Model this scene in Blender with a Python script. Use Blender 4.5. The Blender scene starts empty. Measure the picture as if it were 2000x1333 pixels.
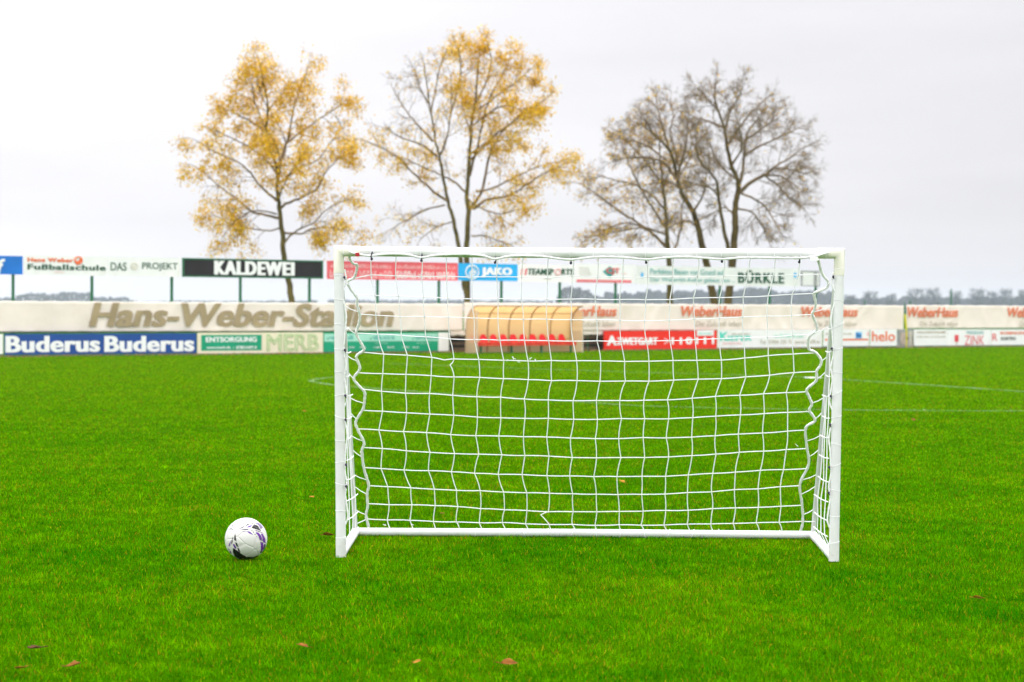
import bpy, bmesh, math, random
import numpy as np
from mathutils import Vector, Matrix

random.seed(7)
rng = np.random.default_rng(11)
scene = bpy.context.scene
col = scene.collection
R = math.radians

# ------------------------------------------------------------------ camera
F, CX, CY, HOR = 3889.0, 1000.0, 666.5, 606.0        # focal in photo pixels, centre, horizon row
CAM = Vector((0, 0, 1.222))
PITCH = math.atan((CY - HOR) / F)
MC = Matrix.Rotation(math.pi / 2 - PITCH, 3, 'X') @ Matrix.Rotation(R(0.24), 3, 'Z')
cd = bpy.data.cameras.new('camera')
cam = bpy.data.objects.new('camera', cd)
col.objects.link(cam)
cam.matrix_world = Matrix.Translation(CAM) @ MC.to_4x4()
cd.sensor_width = 36.0
cd.lens = F / 2000.0 * 36.0
cd.clip_start, cd.clip_end = 0.1, 6000
cd.dof.use_dof = True
cd.dof.focus_distance = 9.85
cd.dof.aperture_fstop = 4.2
cd.dof.aperture_blades = 9
scene.camera = cam

# ------------------------------------------------------------------ world: overcast sky
SUN_EL = R(58)
w = bpy.data.worlds.new('World'); scene.world = w
w.use_nodes = True
nt = w.node_tree; nt.nodes.clear()
def N(tree, kind, **kw):
    n = tree.nodes.new(kind)
    for k, v in kw.items():
        setattr(n, k, v)
    return n
out = N(nt, 'ShaderNodeOutputWorld'); bg = N(nt, 'ShaderNodeBackground')
bg.inputs['Strength'].default_value = 0.1
sky = N(nt, 'ShaderNodeTexSky', sky_type='NISHITA', sun_disc=False)
sky.sun_elevation = SUN_EL; sky.sun_rotation = R(38); sky.dust_density = 3.0
tc = N(nt, 'ShaderNodeTexCoord'); sep = N(nt, 'ShaderNodeSeparateXYZ')
nt.links.new(tc.outputs['Generated'], sep.inputs[0])
ramp = N(nt, 'ShaderNodeValToRGB')                    # cloud deck: dimmer at the horizon, bright overhead
els = ramp.color_ramp.elements
els[0].position = 0.0; els[0].color = (0.445, 0.438, 0.462, 1)
els[1].position = 1.0; els[1].color = (1.45, 1.45, 1.45, 1)
for p, v in ((0.05, .45), (0.165, .48), (0.27, 1.25), (0.6, 1.36)):
    e = els.new(p); e.color = (v * 1.003, v * .99, v * 1.03, 1)
nt.links.new(sep.outputs['Z'], ramp.inputs[0])
mp = N(nt, 'ShaderNodeMapping'); mp.inputs['Scale'].default_value = (1.4, 1.4, 9)
nz = N(nt, 'ShaderNodeTexNoise'); nz.inputs['Scale'].default_value = 2.2
nz.inputs['Detail'].default_value = 5; nz.inputs['Roughness'].default_value = .5
nt.links.new(tc.outputs['Generated'], mp.inputs[0]); nt.links.new(mp.outputs[0], nz.inputs['Vector'])
cr = N(nt, 'ShaderNodeMapRange'); cr.inputs['From Min'].default_value = .3; cr.inputs['From Max'].default_value = .7
cr.inputs['To Min'].default_value = .93; cr.inputs['To Max'].default_value = 1.05
nt.links.new(nz.outputs['Fac'], cr.inputs[0])
# the deck is a little heavier towards the east (right)
ex = N(nt, 'ShaderNodeMapRange'); ex.inputs['From Min'].default_value = -.22; ex.inputs['From Max'].default_value = .28
ex.inputs['To Min'].default_value = 1.05; ex.inputs['To Max'].default_value = .86
nt.links.new(sep.outputs['X'], ex.inputs[0])
m1 = N(nt, 'ShaderNodeMath', operation='MULTIPLY'); m2 = N(nt, 'ShaderNodeVectorMath', operation='SCALE')
nt.links.new(cr.outputs[0], m1.inputs[0]); nt.links.new(ex.outputs[0], m1.inputs[1])
nt.links.new(ramp.outputs[0], m2.inputs[0]); nt.links.new(m1.outputs[0], m2.inputs['Scale'])
m3 = N(nt, 'ShaderNodeVectorMath', operation='SCALE'); m3.inputs['Scale'].default_value = 14.6
nt.links.new(m2.outputs[0], m3.inputs[0])
mx = N(nt, 'ShaderNodeMix', data_type='RGBA'); mx.inputs[0].default_value = 0.96
nt.links.new(sky.outputs[0], mx.inputs[6]); nt.links.new(m3.outputs[0], mx.inputs[7])
nt.links.new(mx.outputs[2], bg.inputs['Color']); nt.links.new(bg.outputs[0], out.inputs['Surface'])

sd = bpy.data.lights.new('sun', 'SUN'); sd.energy = 1.5; sd.angle = R(20); sd.color = (1, .97, .92)
sun = bpy.data.objects.new('sun', sd); col.objects.link(sun)
dirv = Vector((math.sin(R(38)) * math.cos(SUN_EL), math.cos(R(38)) * math.cos(SUN_EL), math.sin(SUN_EL)))
sun.rotation_euler = dirv.to_track_quat('Z', 'Y').to_euler()

scene.view_settings.view_transform = 'Standard'
scene.view_settings.look = 'None'
scene.view_settings.exposure = 0.55
scene.view_settings.gamma = 1.0
scene.render.engine = 'CYCLES'
scene.cycles.max_bounces = 6
scene.cycles.volume_bounces = 1
scene.cycles.transparent_max_bounces = 8
scene.cycles.use_denoising = True

# ------------------------------------------------------------------ helpers: pixels to places
def ray(px, py):
    d = MC @ Vector(((px - CX) / F, -(py - CY) / F, -1.0))
    return d.normalized()
def at_depth(px, py, Y):
    d = ray(px, py); return CAM + d * (Y / d.y)
def at_ground(px, py, z=0.0):
    d = ray(px, py); return CAM + d * ((z - CAM.z) / d.z)
def on_plane(px, py, p0, n):
    d = ray(px, py); return CAM + d * ((p0 - CAM).dot(n) / d.dot(n))
# the touchline wall runs obliquely away to the right
W0 = at_ground(0, 697); W1 = at_ground(2000, 677)
WT = (W1 - W0).normalized(); WN = Vector((WT.y, -WT.x, 0))      # WN faces the pitch
WANG = math.atan2(WT.y, WT.x)
def wall_uz(px, py, off=0.0):
    p = on_plane(px, py, W0 + WN * off, WN)
    return (p - W0).dot(WT), p.z
def wall_pt(u, z=0.0, off=0.0):
    return W0 + WT * u + WN * off + Vector((0, 0, z))

# ------------------------------------------------------------------ helpers: objects
def tag(o, label=None, cat=None, group=None, kind=None):
    if label: o['label'] = label
    if cat: o['category'] = cat
    if group: o['group'] = group
    if kind: o['kind'] = kind
    return o
def empty(name, loc=(0, 0, 0), rz=0.0):
    o = bpy.data.objects.new(name, None); col.objects.link(o)
    o.location = loc; o.rotation_euler = (0, 0, rz); o.empty_display_size = .1
    return o
class MB:
    """collects verts / faces for ONE mesh object"""
    def __init__(s): s.v = []; s.f = []; s.c = None
    def box(s, x0, x1, y0, y1, z0, z1):
        b = len(s.v)
        s.v += [(x0, y0, z0), (x1, y0, z0), (x1, y1, z0), (x0, y1, z0), (x0, y0, z1), (x1, y0, z1), (x1, y1, z1), (x0, y1, z1)]
        for q in ((0, 3, 2, 1), (4, 5, 6, 7), (0, 1, 5, 4), (1, 2, 6, 5), (2, 3, 7, 6), (3, 0, 4, 7)):
            s.f.append(tuple(b + i for i in q))
    def tube(s, pts, rad, n=8, cap=True):
        pts = [Vector(p) for p in pts]
        if not isinstance(rad, (list, tuple, np.ndarray)): rad = [rad] * len(pts)
        b = len(s.v); m = len(pts)
        up = None
        for i, p in enumerate(pts):
            if i == 0: t = pts[1] - p
            elif i == m - 1: t = p - pts[i - 1]
            else: t = (pts[i + 1] - p).normalized() + (p - pts[i - 1]).normalized()
            if t.length < 1e-9: t = Vector((0, 0, 1))
            t.normalize()
            if up is None:
                up = Vector((0, 0, 1)) if abs(t.z) < .8 else Vector((1, 0, 0))
            a = t.cross(up)
            if a.length < 1e-6: a = t.orthogonal()
            a.normalize(); c = a.cross(t); up = c
            for k in range(n):
                th = 2 * math.pi * k / n
                q = p + (a * math.cos(th) + c * math.sin(th)) * rad[i]
                s.v.append(tuple(q))
        for i in range(m - 1):
            for k in range(n):
                k2 = (k + 1) % n
                s.f.append((b + i * n + k, b + i * n + k2, b + (i + 1) * n + k2, b + (i + 1) * n + k))
        if cap:
            s.f.append(tuple(b + k for k in reversed(range(n))))
            s.f.append(tuple(b + (m - 1) * n + k for k in range(n)))
    def prism(s, poly, y0, y1):
        """polygon in xz, extruded along y"""
        b = len(s.v); n = len(poly)
        s.v += [(x, y0, z) for x, z in poly] + [(x, y1, z) for x, z in poly]
        s.f.append(tuple(range(b, b + n))); s.f.append(tuple(b + n + k for k in reversed(range(n))))
        for k in range(n):
            k2 = (k + 1) % n
            s.f.append((b + k, b + n + k, b + n + k2, b + k2))
    def sphere(s, c, r, nu=10, nv=6, sc=(1, 1, 1)):
        b = len(s.v)
        for j in range(nv + 1):
            ph = math.pi * j / nv
            for i in range(nu):
                th = 2 * math.pi * i / nu
                s.v.append((c[0] + r * sc[0] * math.sin(ph) * math.cos(th), c[1] + r * sc[1] * math.sin(ph) * math.sin(th), c[2] + r * sc[2] * math.cos(ph)))
        for j in range(nv):
            for i in range(nu):
                i2 = (i + 1) % nu
                s.f.append((b + j * nu + i, b + (j + 1) * nu + i, b + (j + 1) * nu + i2, b + j * nu + i2))
    def build(s, name, mat, parent=None, smooth=False, bevel=0.0):
        me = bpy.data.meshes.new(name)
        me.from_pydata(s.v, [], s.f); me.update()
        if bevel or smooth:
            bm = bmesh.new(); bm.from_mesh(me)
            bmesh.ops.remove_doubles(bm, verts=bm.verts, dist=1e-6)
            if bevel:
                es = [e for e in bm.edges if len(e.link_faces) == 2 and e.calc_face_angle(0) > .6]
                bmesh.ops.bevel(bm, geom=es, offset=bevel, segments=2, affect='EDGES', profile=.6)
            bm.to_mesh(me); bm.free()
        if smooth:
            me.polygons.foreach_set('use_smooth', [True] * len(me.polygons))
            me.set_sharp_from_angle(angle=R(42))
        me.materials.append(mat)
        o = bpy.data.objects.new(name, me); col.objects.link(o)
        if parent: o.parent = parent
        return o
def np_mesh(name, V, Fc, mat, colors=None, parent=None):
    """V (n,3), Fc (m,k) same-size faces, colors (n,3) per vertex"""
    me = bpy.data.meshes.new(name)
    V = np.ascontiguousarray(V, dtype=np.float32); Fc = np.ascontiguousarray(Fc, dtype=np.int32)
    k = Fc.shape[1]
    me.vertices.add(len(V)); me.vertices.foreach_set('co', V.ravel())
    me.loops.add(Fc.size); me.loops.foreach_set('vertex_index', Fc.ravel())
    me.polygons.add(len(Fc))
    me.polygons.foreach_set('loop_start', np.arange(0, Fc.size, k, dtype=np.int32))
    try: me.polygons.foreach_set('loop_total', np.full(len(Fc), k, dtype=np.int32))
    except Exception: pass
    me.update(calc_edges=True)
    if colors is not None:
        at = me.color_attributes.new('tint', 'FLOAT_COLOR', 'POINT')
        c4 = np.ones((len(V), 4), dtype=np.float32); c4[:, :3] = colors
        at.data.foreach_set('color', c4.ravel())
    me.materials.append(mat)
    o = bpy.data.objects.new(name, me); col.objects.link(o)
    if parent: o.parent = parent
    return o

# ------------------------------------------------------------------ helpers: materials
def mat(name, c, rough=.6, var=.08, scale=6.0, bump=0.0, metal=0.0, trans=0.0, stain=None, stain_amt=.0, stain_scale=2.0, coat=0.0):
    m = bpy.data.materials.new(name); m.use_nodes = True
    t = m.node_tree; b = t.nodes['Principled BSDF']
    b.inputs['Roughness'].default_value = rough; b.inputs['Metallic'].default_value = metal
    b.inputs['Coat Weight'].default_value = coat
    if rough >= .9: b.inputs['Specular IOR Level'].default_value = .1
    tx = N(t, 'ShaderNodeTexCoord'); n = N(t, 'ShaderNodeTexNoise')
    n.inputs['Scale'].default_value = scale; n.inputs['Detail'].default_value = 5
    t.links.new(tx.outputs['Object'], n.inputs['Vector'])
    rp = N(t, 'ShaderNodeValToRGB')
    lo = [max(0, x * (1 - var * 1.6)) for x in c]; hi = [min(1, x * (1 + var)) for x in c]
    rp.color_ramp.elements[0].position = .3; rp.color_ramp.elements[0].color = (*lo, 1)
    rp.color_ramp.elements[1].position = .7; rp.color_ramp.elements[1].color = (*hi, 1)
    t.links.new(n.outputs['Fac'], rp.inputs[0])
    src = rp.outputs[0]
    if stain:
        n2 = N(t, 'ShaderNodeTexNoise'); n2.inputs['Scale'].default_value = stain_scale
        n2.inputs['Detail'].default_value = 7; n2.inputs['Roughness'].default_value = .65
        t.links.new(tx.outputs['Object'], n2.inputs['Vector'])
        r2 = N(t, 'ShaderNodeMapRange'); r2.inputs['From Min'].default_value = .5; r2.inputs['From Max'].default_value = .72
        r2.inputs['To Max'].default_value = stain_amt
        t.links.new(n2.outputs['Fac'], r2.inputs[0])
        mi = N(t, 'ShaderNodeMix', data_type='RGBA'); mi.inputs[7].default_value = (*stain, 1)
        t.links.new(r2.outputs[0], mi.inputs[0]); t.links.new(src, mi.inputs[6]); src = mi.outputs[2]
    t.links.new(src, b.inputs['Base Color'])
    if bump:
        bp = N(t, 'ShaderNodeBump'); bp.inputs['Strength'].default_value = bump; bp.inputs['Distance'].default_value = .02
        t.links.new(n.outputs['Fac'], bp.inputs['Height']); t.links.new(bp.outputs[0], b.inputs['Normal'])
    if trans:
        tr = N(t, 'ShaderNodeBsdfTranslucent'); ms = N(t, 'ShaderNodeMixShader'); ms.inputs[0].default_value = trans
        t.links.new(src, tr.inputs['Color']); t.links.new(b.outputs[0], ms.inputs[1]); t.links.new(tr.outputs[0], ms.inputs[2])
        t.links.new(ms.outputs[0], t.nodes['Material Output'].inputs['Surface'])
    return m
def tint_mat(name, rough=.6, trans=.3, spec=.3):
    m = bpy.data.materials.new(name); m.use_nodes = True
    t = m.node_tree; b = t.nodes['Principled BSDF']; b.inputs['Roughness'].default_value = rough
    b.inputs['Specular IOR Level'].default_value = spec
    a = N(t, 'ShaderNodeVertexColor', layer_name='tint')
    t.links.new(a.outputs['Color'], b.inputs['Base Color'])
    if trans:
        tr = N(t, 'ShaderNodeBsdfTranslucent'); ms = N(t, 'ShaderNodeMixShader'); ms.inputs[0].default_value = trans
        t.links.new(a.outputs['Color'], tr.inputs['Color']); t.links.new(b.outputs[0], ms.inputs[1]); t.links.new(tr.outputs[0], ms.inputs[2])
        t.links.new(ms.outputs[0], t.nodes['Material Output'].inputs['Surface'])
    return m

M = {}
M['tube'] = mat('white_plastic_tube', (.73, .73, .735), .35, .03, 9, stain=(.50, .49, .42), stain_amt=.35, stain_scale=5)
M['joint'] = mat('cream_plastic_joint', (.76, .735, .63), .4, .03, 9)
M['foot'] = mat('muddy_white_joint', (.68, .68, .66), .45, .06, 20, stain=(.26, .24, .12), stain_amt=.75, stain_scale=16)
M['cord'] = mat('white_net_cord', (.95, .94, .97), .7, .02, 60, trans=.4)
M['rope'] = mat('white_braided_rope', (.84, .84, .84), .75, .06, 90, bump=.4)
M['clip'] = mat('dark_purple_clip', (.025, .015, .05), .4, .1)
M['redtag'] = mat('red_tag', (.5, .01, .02), .5, .15, 40)
M['tarp'] = mat('cream_tarpaulin', (.93, .83, .75), .6, .04, 1.3, trans=.12, stain=(.66, .58, .44), stain_amt=.4, stain_scale=.9)
M['board_white'] = mat('white_board', (.87, .865, .86), .45, .04, 2, stain=(.6, .56, .48), stain_amt=.3, stain_scale=1.5)
M['board_blue'] = mat('blue_board', (.002, .062, .30), .6, .1, 2)
M['board_sky'] = mat('bright_blue_board', (.005, .17, .62), .4, .1, 2)
M['board_cyan'] = mat('cyan_board', (.01, .40, .82), .4, .08, 2)
M['board_black'] = mat('black_board', (.014, .010, .014), .7, .2, 2)
M['board_red'] = mat('red_board', (.86, .02, .008), .4, .06, 2)
M['board_pink'] = mat('faded_red_board', (.80, .115, .14), .5, .1, 2)
M['board_green'] = mat('green_board', (.0, .33, .17), .4, .08, 2)
M['board_mint'] = mat('mint_panel', (.38, .74, .60), .45, .06, 2)
M['board_cream'] = mat('cream_panel', (.83, .74, .56), .5, .05, 2)
M['board_grey'] = mat('grey_white_board', (.78, .79, .77), .45, .05, 2)
M['ink_white'] = mat('white_ink', (.88, .88, .88), .5, .02)
M['ink_green'] = mat('dark_green_ink', (.012, .09, .045), .5, .1)
M['ink_black'] = mat('black_ink', (.03, .03, .03), .5, .1)
M['ink_orange'] = mat('orange_ink', (.80, .13, .02), .5, .08)
M['ink_faded_orange'] = mat('faded_orange_ink', (.76, .20, .09), .6, .12, 3)
M['ink_grey'] = mat('grey_ink', (.38, .29, .165), .6, .12, 2)
M['ink_palegrey'] = mat('pale_grey_ink', (.50, .46, .36), .6, .12, 2)
M['ink_lightgreen'] = mat('light_green_ink', (.25, .56, .16), .5, .05)
M['ink_mint'] = mat('mint_ink', (.10, .62, .50), .5, .05)
M['ink_pink'] = mat('pale_pink_ink', (.86, .52, .52), .5, .05)
M['ink_red'] = mat('red_ink', (.72, .06, .07), .5, .08)
M['ink_blue'] = mat('light_blue_ink', (.12, .45, .80), .5, .05)
M['ink_teal'] = mat('teal_ink', (.02, .33, .31), .5, .05)
M['ink_gold'] = mat('pale_gold_ink', (.62, .58, .45), .5, .05)
M['green_metal'] = mat('green_painted_steel', (.010, .13, .055), .45, .15, 6)
M['grey_metal'] = mat('grey_steel', (.32, .33, .33), .5, .15, 6)
M['dark_fill'] = mat('dark_gap_fill_and_handle', (.035, .04, .025), .8, .3, 5)  # dark fill: shade below the boards, fence backing, cabinet handle
M['wood'] = mat('weathered_brown_wood', (.11, .07, .045), .85, .35, 4, bump=.3)
M['yellow'] = mat('yellow_paint', (.62, .56, .01), .5, .1, 5)
M['seat_red'] = mat('red_plastic_seat', (.74, .0, .01), .6, .06, 5)
M['seat_orange'] = mat('red_bench_beam', (.80, .06, .02), .6, .06, 5)
M['bark'] = mat('mossy_bark', (.13, .10, .03), .9, .35, 3, bump=.5, stain=(.09, .10, .03), stain_amt=.7, stain_scale=1.4)
M['bark_dark'] = mat('dark_bark', (.115, .08, .028), .9, .35, 3, bump=.5, stain=(.075, .08, .025), stain_amt=.6, stain_scale=1.2)
M['twig'] = mat('brown_twig_bark', (.20, .14, .075), .9, .3, 2)
M['hazed_bark'] = mat('haze_paled_bark', (.125, .125, .135), .95, .2, .2)  # bark lightened to blue-grey, distance haze put into the colour
M['leaf'] = tint_mat('autumn_leaf', .6, .5)
M['grass'] = tint_mat('grass_blade', .8, .16, .0)
M['ball'] = tint_mat('printed_ball_skin', .38, 0, .4)
M['paint'] = mat('worn_white_line_paint', (.10, .20, .05), .8, .35, 3)

# translucent tinted sheet of the dugout
mt = bpy.data.materials.new('amber_sheet'); mt.use_nodes = True
t = mt.node_tree; b = t.nodes['Principled BSDF']
b.inputs['Base Color'].default_value = (.80, .54, .27, 1); b.inputs['Roughness'].default_value = .28
n = N(t, 'ShaderNodeTexNoise'); n.inputs['Scale'].default_value = 1.5
rp = N(t, 'ShaderNodeValToRGB'); rp.color_ramp.elements[0].color = (.95, .74, .44, 1); rp.color_ramp.elements[1].color = (.97, .83, .58, 1)
tx = N(t, 'ShaderNodeTexCoord'); t.links.new(tx.outputs['Object'], n.inputs['Vector']); t.links.new(n.outputs['Fac'], rp.inputs[0])
t.links.new(rp.outputs[0], b.inputs['Base Color'])
tp = N(t, 'ShaderNodeBsdfTransparent'); tp.inputs['Color'].default_value = (1, .86, .66, 1)
tl = N(t, 'ShaderNodeBsdfTranslucent'); t.links.new(rp.outputs[0], tl.inputs['Color'])
s1 = N(t, 'ShaderNodeMixShader'); s1.inputs[0].default_value = .5
s2 = N(t, 'ShaderNodeMixShader'); s2.inputs[0].default_value = .30
t.links.new(b.outputs[0], s1.inputs[1]); t.links.new(tl.outputs[0], s1.inputs[2])
t.links.new(s1.outputs[0], s2.inputs[1]); t.links.new(tp.outputs[0], s2.inputs[2])
t.links.new(s2.outputs[0], t.nodes['Material Output'].inputs['Surface'])
M['amber'] = mt
mt2 = mt.copy(); mt2.name = 'clear_side_sheet'
rr = [n_ for n_ in mt2.node_tree.nodes if n_.type == 'VALTORGB'][0]
rr.color_ramp.elements[0].color = (.74, .64, .48, 1); rr.color_ramp.elements[1].color = (.84, .76, .62, 1)
[n_ for n_ in mt2.node_tree.nodes if n_.type == 'MIX_SHADER'][1].inputs[0].default_value = .5
M['side'] = mt2

# turf
mg = bpy.data.materials.new('turf'); mg.use_nodes = True
t = mg.node_tree; b = t.nodes['Principled BSDF']; b.inputs['Roughness'].default_value = .9
b.inputs['Specular IOR Level'].default_value = .0
geo = N(t, 'ShaderNodeNewGeometry')
def noise(scale, detail=4, rough=.55):
    n = N(t, 'ShaderNodeTexNoise'); n.inputs['Scale'].default_value = scale
    n.inputs['Detail'].default_value = detail; n.inputs['Roughness'].default_value = rough
    t.links.new(geo.outputs['Position'], n.inputs['Vector']); return n
na, nb, nc = noise(.35, 6), noise(5, 4, .6), noise(38, 3, .6)
r1 = N(t, 'ShaderNodeValToRGB')
r1.color_ramp.elements[0].position = .35; r1.color_ramp.elements[0].color = (.026, .090, .0, 1)
r1.color_ramp.elements[1].position = .66; r1.color_ramp.elements[1].color = (.045, .115, .0, 1)
t.links.new(na.outputs['Fac'], r1.inputs[0])
r2 = N(t, 'ShaderNodeMapRange'); r2.inputs['From Min'].default_value = .3; r2.inputs['From Max'].default_value = .7
r2.inputs['To Min'].default_value = .78; r2.inputs['To Max'].default_value = 1.2
t.links.new(nb.outputs['Fac'], r2.inputs[0])
r3 = N(t, 'ShaderNodeMapRange'); r3.inputs['From Min'].default_value = .3; r3.inputs['From Max'].default_value = .7
r3.inputs['To Min'].default_value = .6; r3.inputs['To Max'].default_value = 1.35
t.links.new(nc.outputs['Fac'], r3.inputs[0])
mm = N(t, 'ShaderNodeMath', operation='MULTIPLY'); t.links.new(r2.outputs[0], mm.inputs[0]); t.links.new(r3.outputs[0], mm.inputs[1])
vs = N(t, 'ShaderNodeVectorMath', operation='SCALE'); t.links.new(r1.outputs[0], vs.inputs[0]); t.links.new(mm.outputs[0], vs.inputs['Scale'])
t.links.new(vs.outputs[0], b.inputs['Base Color'])
bp = N(t, 'ShaderNodeBump'); bp.inputs['Strength'].default_value = .5; bp.inputs['Distance'].default_value = .03
t.links.new(nc.outputs['Fac'], bp.inputs['Height']); t.links.new(bp.outputs[0], b.inputs['Normal'])
M['turf'] = mg

# ------------------------------------------------------------------ ground
g = MB(); g.v = [(-1990, -55, 0), (1990, -55, 0), (1990, 2590, 0), (-1990, 2590, 0)]; g.f = [(0, 1, 2, 3)]
tag(g.build('ground', M['turf']), kind='structure')

# pitch markings: digitised along the photo's worn lines, laid on the ground
def catmull(P, n=10):
    P = [Vector(p) for p in P]; P = [P[0] * 2 - P[1]] + P + [P[-1] * 2 - P[-2]]
    o = []
    for i in range(1, len(P) - 2):
        for k in range(n):
            s = k / n
            o.append(.5 * ((2 * P[i]) + (P[i + 1] - P[i - 1]) * s + (2 * P[i - 1] - 5 * P[i] + 4 * P[i + 1] - P[i + 2]) * s * s + (3 * P[i] - P[i - 1] - 3 * P[i + 1] + P[i + 2]) * s ** 3))
    o.append(P[-2]); return o
LINES = []
def pitch_line(name, pix, width, z, dense=10):
    P = [at_ground(x, y) for x, y in pix]
    P = catmull(P, dense)
    m = MB()
    for i, p in enumerate(P):
        tng = (P[min(i + 1, len(P) - 1)] - P[max(i - 1, 0)]).normalized(); s = Vector((-tng.y, tng.x, 0)) * width / 2
        m.v += [(p.x - s.x, p.y - s.y, z), (p.x + s.x, p.y + s.y, z)]
        if i: m.f.append((2 * i - 2, 2 * i, 2 * i + 1, 2 * i - 1))
    tag(m.build(name, M['paint']), kind='structure')
    LINES.append((np.array([(p.x, p.y) for p in P]), width))
pitch_line('centre_circle_line', [(690, 735.5), (640, 738.5), (608, 744), (640, 751), (700, 757), (900, 772), (1148, 787), (1300, 795), (1650, 801.5), (2000, 803.5), (2300, 803)], .11, .004)
pitch_line('halfway_line', [(760, 711), (980, 719), (1220, 727), (1420, 733), (1588, 739), (2000, 766), (2250, 783)], .11, .008)
sp = MB(); c = at_ground(1588, 739)
sp.v = [(c.x + .17 * math.cos(a), c.y + .22 * math.sin(a), .012) for a in np.linspace(0, 2 * math.pi, 20)[:-1]]; sp.f = [tuple(range(19))]
tag(sp.build('centre_spot_line', M['ink_white']), kind='structure')

# ------------------------------------------------------------------ grass blades (screen-even density, thinning with distance)
def lowfreq(x, y, seed, f0=.5, octs=4):
    r = np.random.default_rng(seed); v = np.zeros_like(x); a = 1.0
    for o in range(octs):
        for k in range(10):
            th = r.uniform(0, 2 * np.pi); ph = r.uniform(0, 2 * np.pi); f = f0 * 2 ** o * r.uniform(.6, 1.5) * 2 * np.pi
            v += a * np.sin((x * np.cos(th) + y * np.sin(th)) * f + ph)
        a *= .6
    return v / 6.3
def make_grass():
    nmax = 3300000
    YF = 74.0; y = np.exp(rng.uniform(np.log(4.8), np.log(YF), nmax))
    halfw = .2572 * y + 1.3
    # wanted density per m2
    dens = 11500 * np.minimum(1, (8.0 / y)) ** 2.0
    # sampling density before rejection: nmax * p(y)/(2*halfw); p(y)=1/(y ln(38/4.8))
    pdf = nmax / (y * np.log(YF / 4.8)) / (2 * halfw)
    keep = rng.uniform(0, 1, nmax) < dens / pdf
    y = y[keep]; x = rng.uniform(-1, 1, len(y)) * (.2572 * y + 1.3)
    bx, by = BALL.x, BALL.y
    fw_ = (x - W0.x) * WN.x + (y - W0.y) * WN.y > .40
    x, y = x[fw_], y[fw_]
    k2 = ((x - bx) ** 2 + (y - by) ** 2) > .075 ** 2
    x, y = x[k2], y[k2]; n = len(x)
    patch = lowfreq(x, y, 3, .45, 4)
    wd = .0019 * np.maximum(1, y / 8.0) * rng.uniform(.7, 1.35, n)
    h = (.0195 + .005 * np.clip(lowfreq(x, y, 5, .9, 3), -1, 1)) * rng.uniform(.55, 1.35, n)
    clump = np.clip(lowfreq(x, y, 31, 5.0, 2), -1.2, 1.2); h *= 1 + .28 * clump
    az = rng.uniform(0, 2 * np.pi, n)
    lean = rng.uniform(.15, 1.25, n)
    la = rng.uniform(0, 2 * np.pi, n)
    lx, ly = np.cos(la) * lean * h, np.sin(la) * lean * h
    sx, sy = np.cos(az) * wd * .5, np.sin(az) * wd * .5
    V = np.zeros((n, 5, 3), np.float32)
    V[:, 0] = np.stack([x - sx, y - sy, np.zeros(n)], 1); V[:, 1] = np.stack([x + sx, y + sy, np.zeros(n)], 1)
    mx_, my_ = x + lx * .35, y + ly * .35
    V[:, 2] = np.stack([mx_ + sx * .8, my_ + sy * .8, h * .6], 1); V[:, 3] = np.stack([mx_ - sx * .8, my_ - sy * .8, h * .6], 1)
    V[:, 4] = np.stack([x + lx, y + ly, h * (1 - .25 * lean)], 1)
    base = (np.arange(n) * 5)[:, None]
    Fc = np.concatenate([base + np.array([0, 1, 2]), base + np.array([0, 2, 3]), base + np.array([3, 2, 4])], 0)
    # blade colour
    mid = lowfreq(x, y, 47, 1.6, 3)
    s = np.clip(.44 + .30 * patch + .18 * mid + .18 * clump + rng.normal(0, .26, n), 0, 1)[:, None]
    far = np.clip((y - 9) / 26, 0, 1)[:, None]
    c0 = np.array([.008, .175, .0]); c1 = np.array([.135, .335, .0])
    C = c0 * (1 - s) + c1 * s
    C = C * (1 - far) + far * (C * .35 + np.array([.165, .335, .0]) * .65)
    C *= .94 * rng.uniform(.42, 1.5, (n, 1)) * (1 + .20 * clump[:, None]) * (1 + .07 * np.clip(mid, -1.2, 1.2)[:, None])
    dry = rng.uniform(0, 1, n) < (.045 + .07 * np.clip(patch, 0, 1))
    C[dry] = np.where(rng.uniform(0, 1, (int(dry.sum()), 1)) < .4, np.array([[.30, .13, .01]]), np.array([[.42, .32, .01]])) * rng.uniform(.6, 1.2, (dry.sum(), 1))
    for P, wdt in LINES:
        inside = np.zeros(n, bool)
        for i in range(len(P) - 1):
            a, bb = P[i], P[i + 1]
            lo, hi = np.minimum(a, bb) - wdt, np.maximum(a, bb) + wdt
            cand = np.nonzero((x > lo[0]) & (x < hi[0]) & (y > lo[1]) & (y < hi[1]))[0]
            if not len(cand): continue
            d = bb - a; L2 = (d ** 2).sum()
            q = np.stack([x[cand], y[cand]], 1) - a
            u = np.clip(q @ d / L2, 0, 1)[:, None]
            inside[cand] |= (((q - u * d) ** 2).sum(1) < (wdt * .55) ** 2)
        wear = np.clip(.18 + .38 * lowfreq(x, y, 21, .5, 3), .0, .6)
        pk = inside & (rng.uniform(0, 1, n) < wear)
        C[pk] = C[pk] * .5 + np.array([.60, .68, .46]) * .5
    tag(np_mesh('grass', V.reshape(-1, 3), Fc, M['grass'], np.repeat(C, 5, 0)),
        'short green lawn grass covering the football pitch', 'grass', kind='stuff')
    return n

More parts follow.
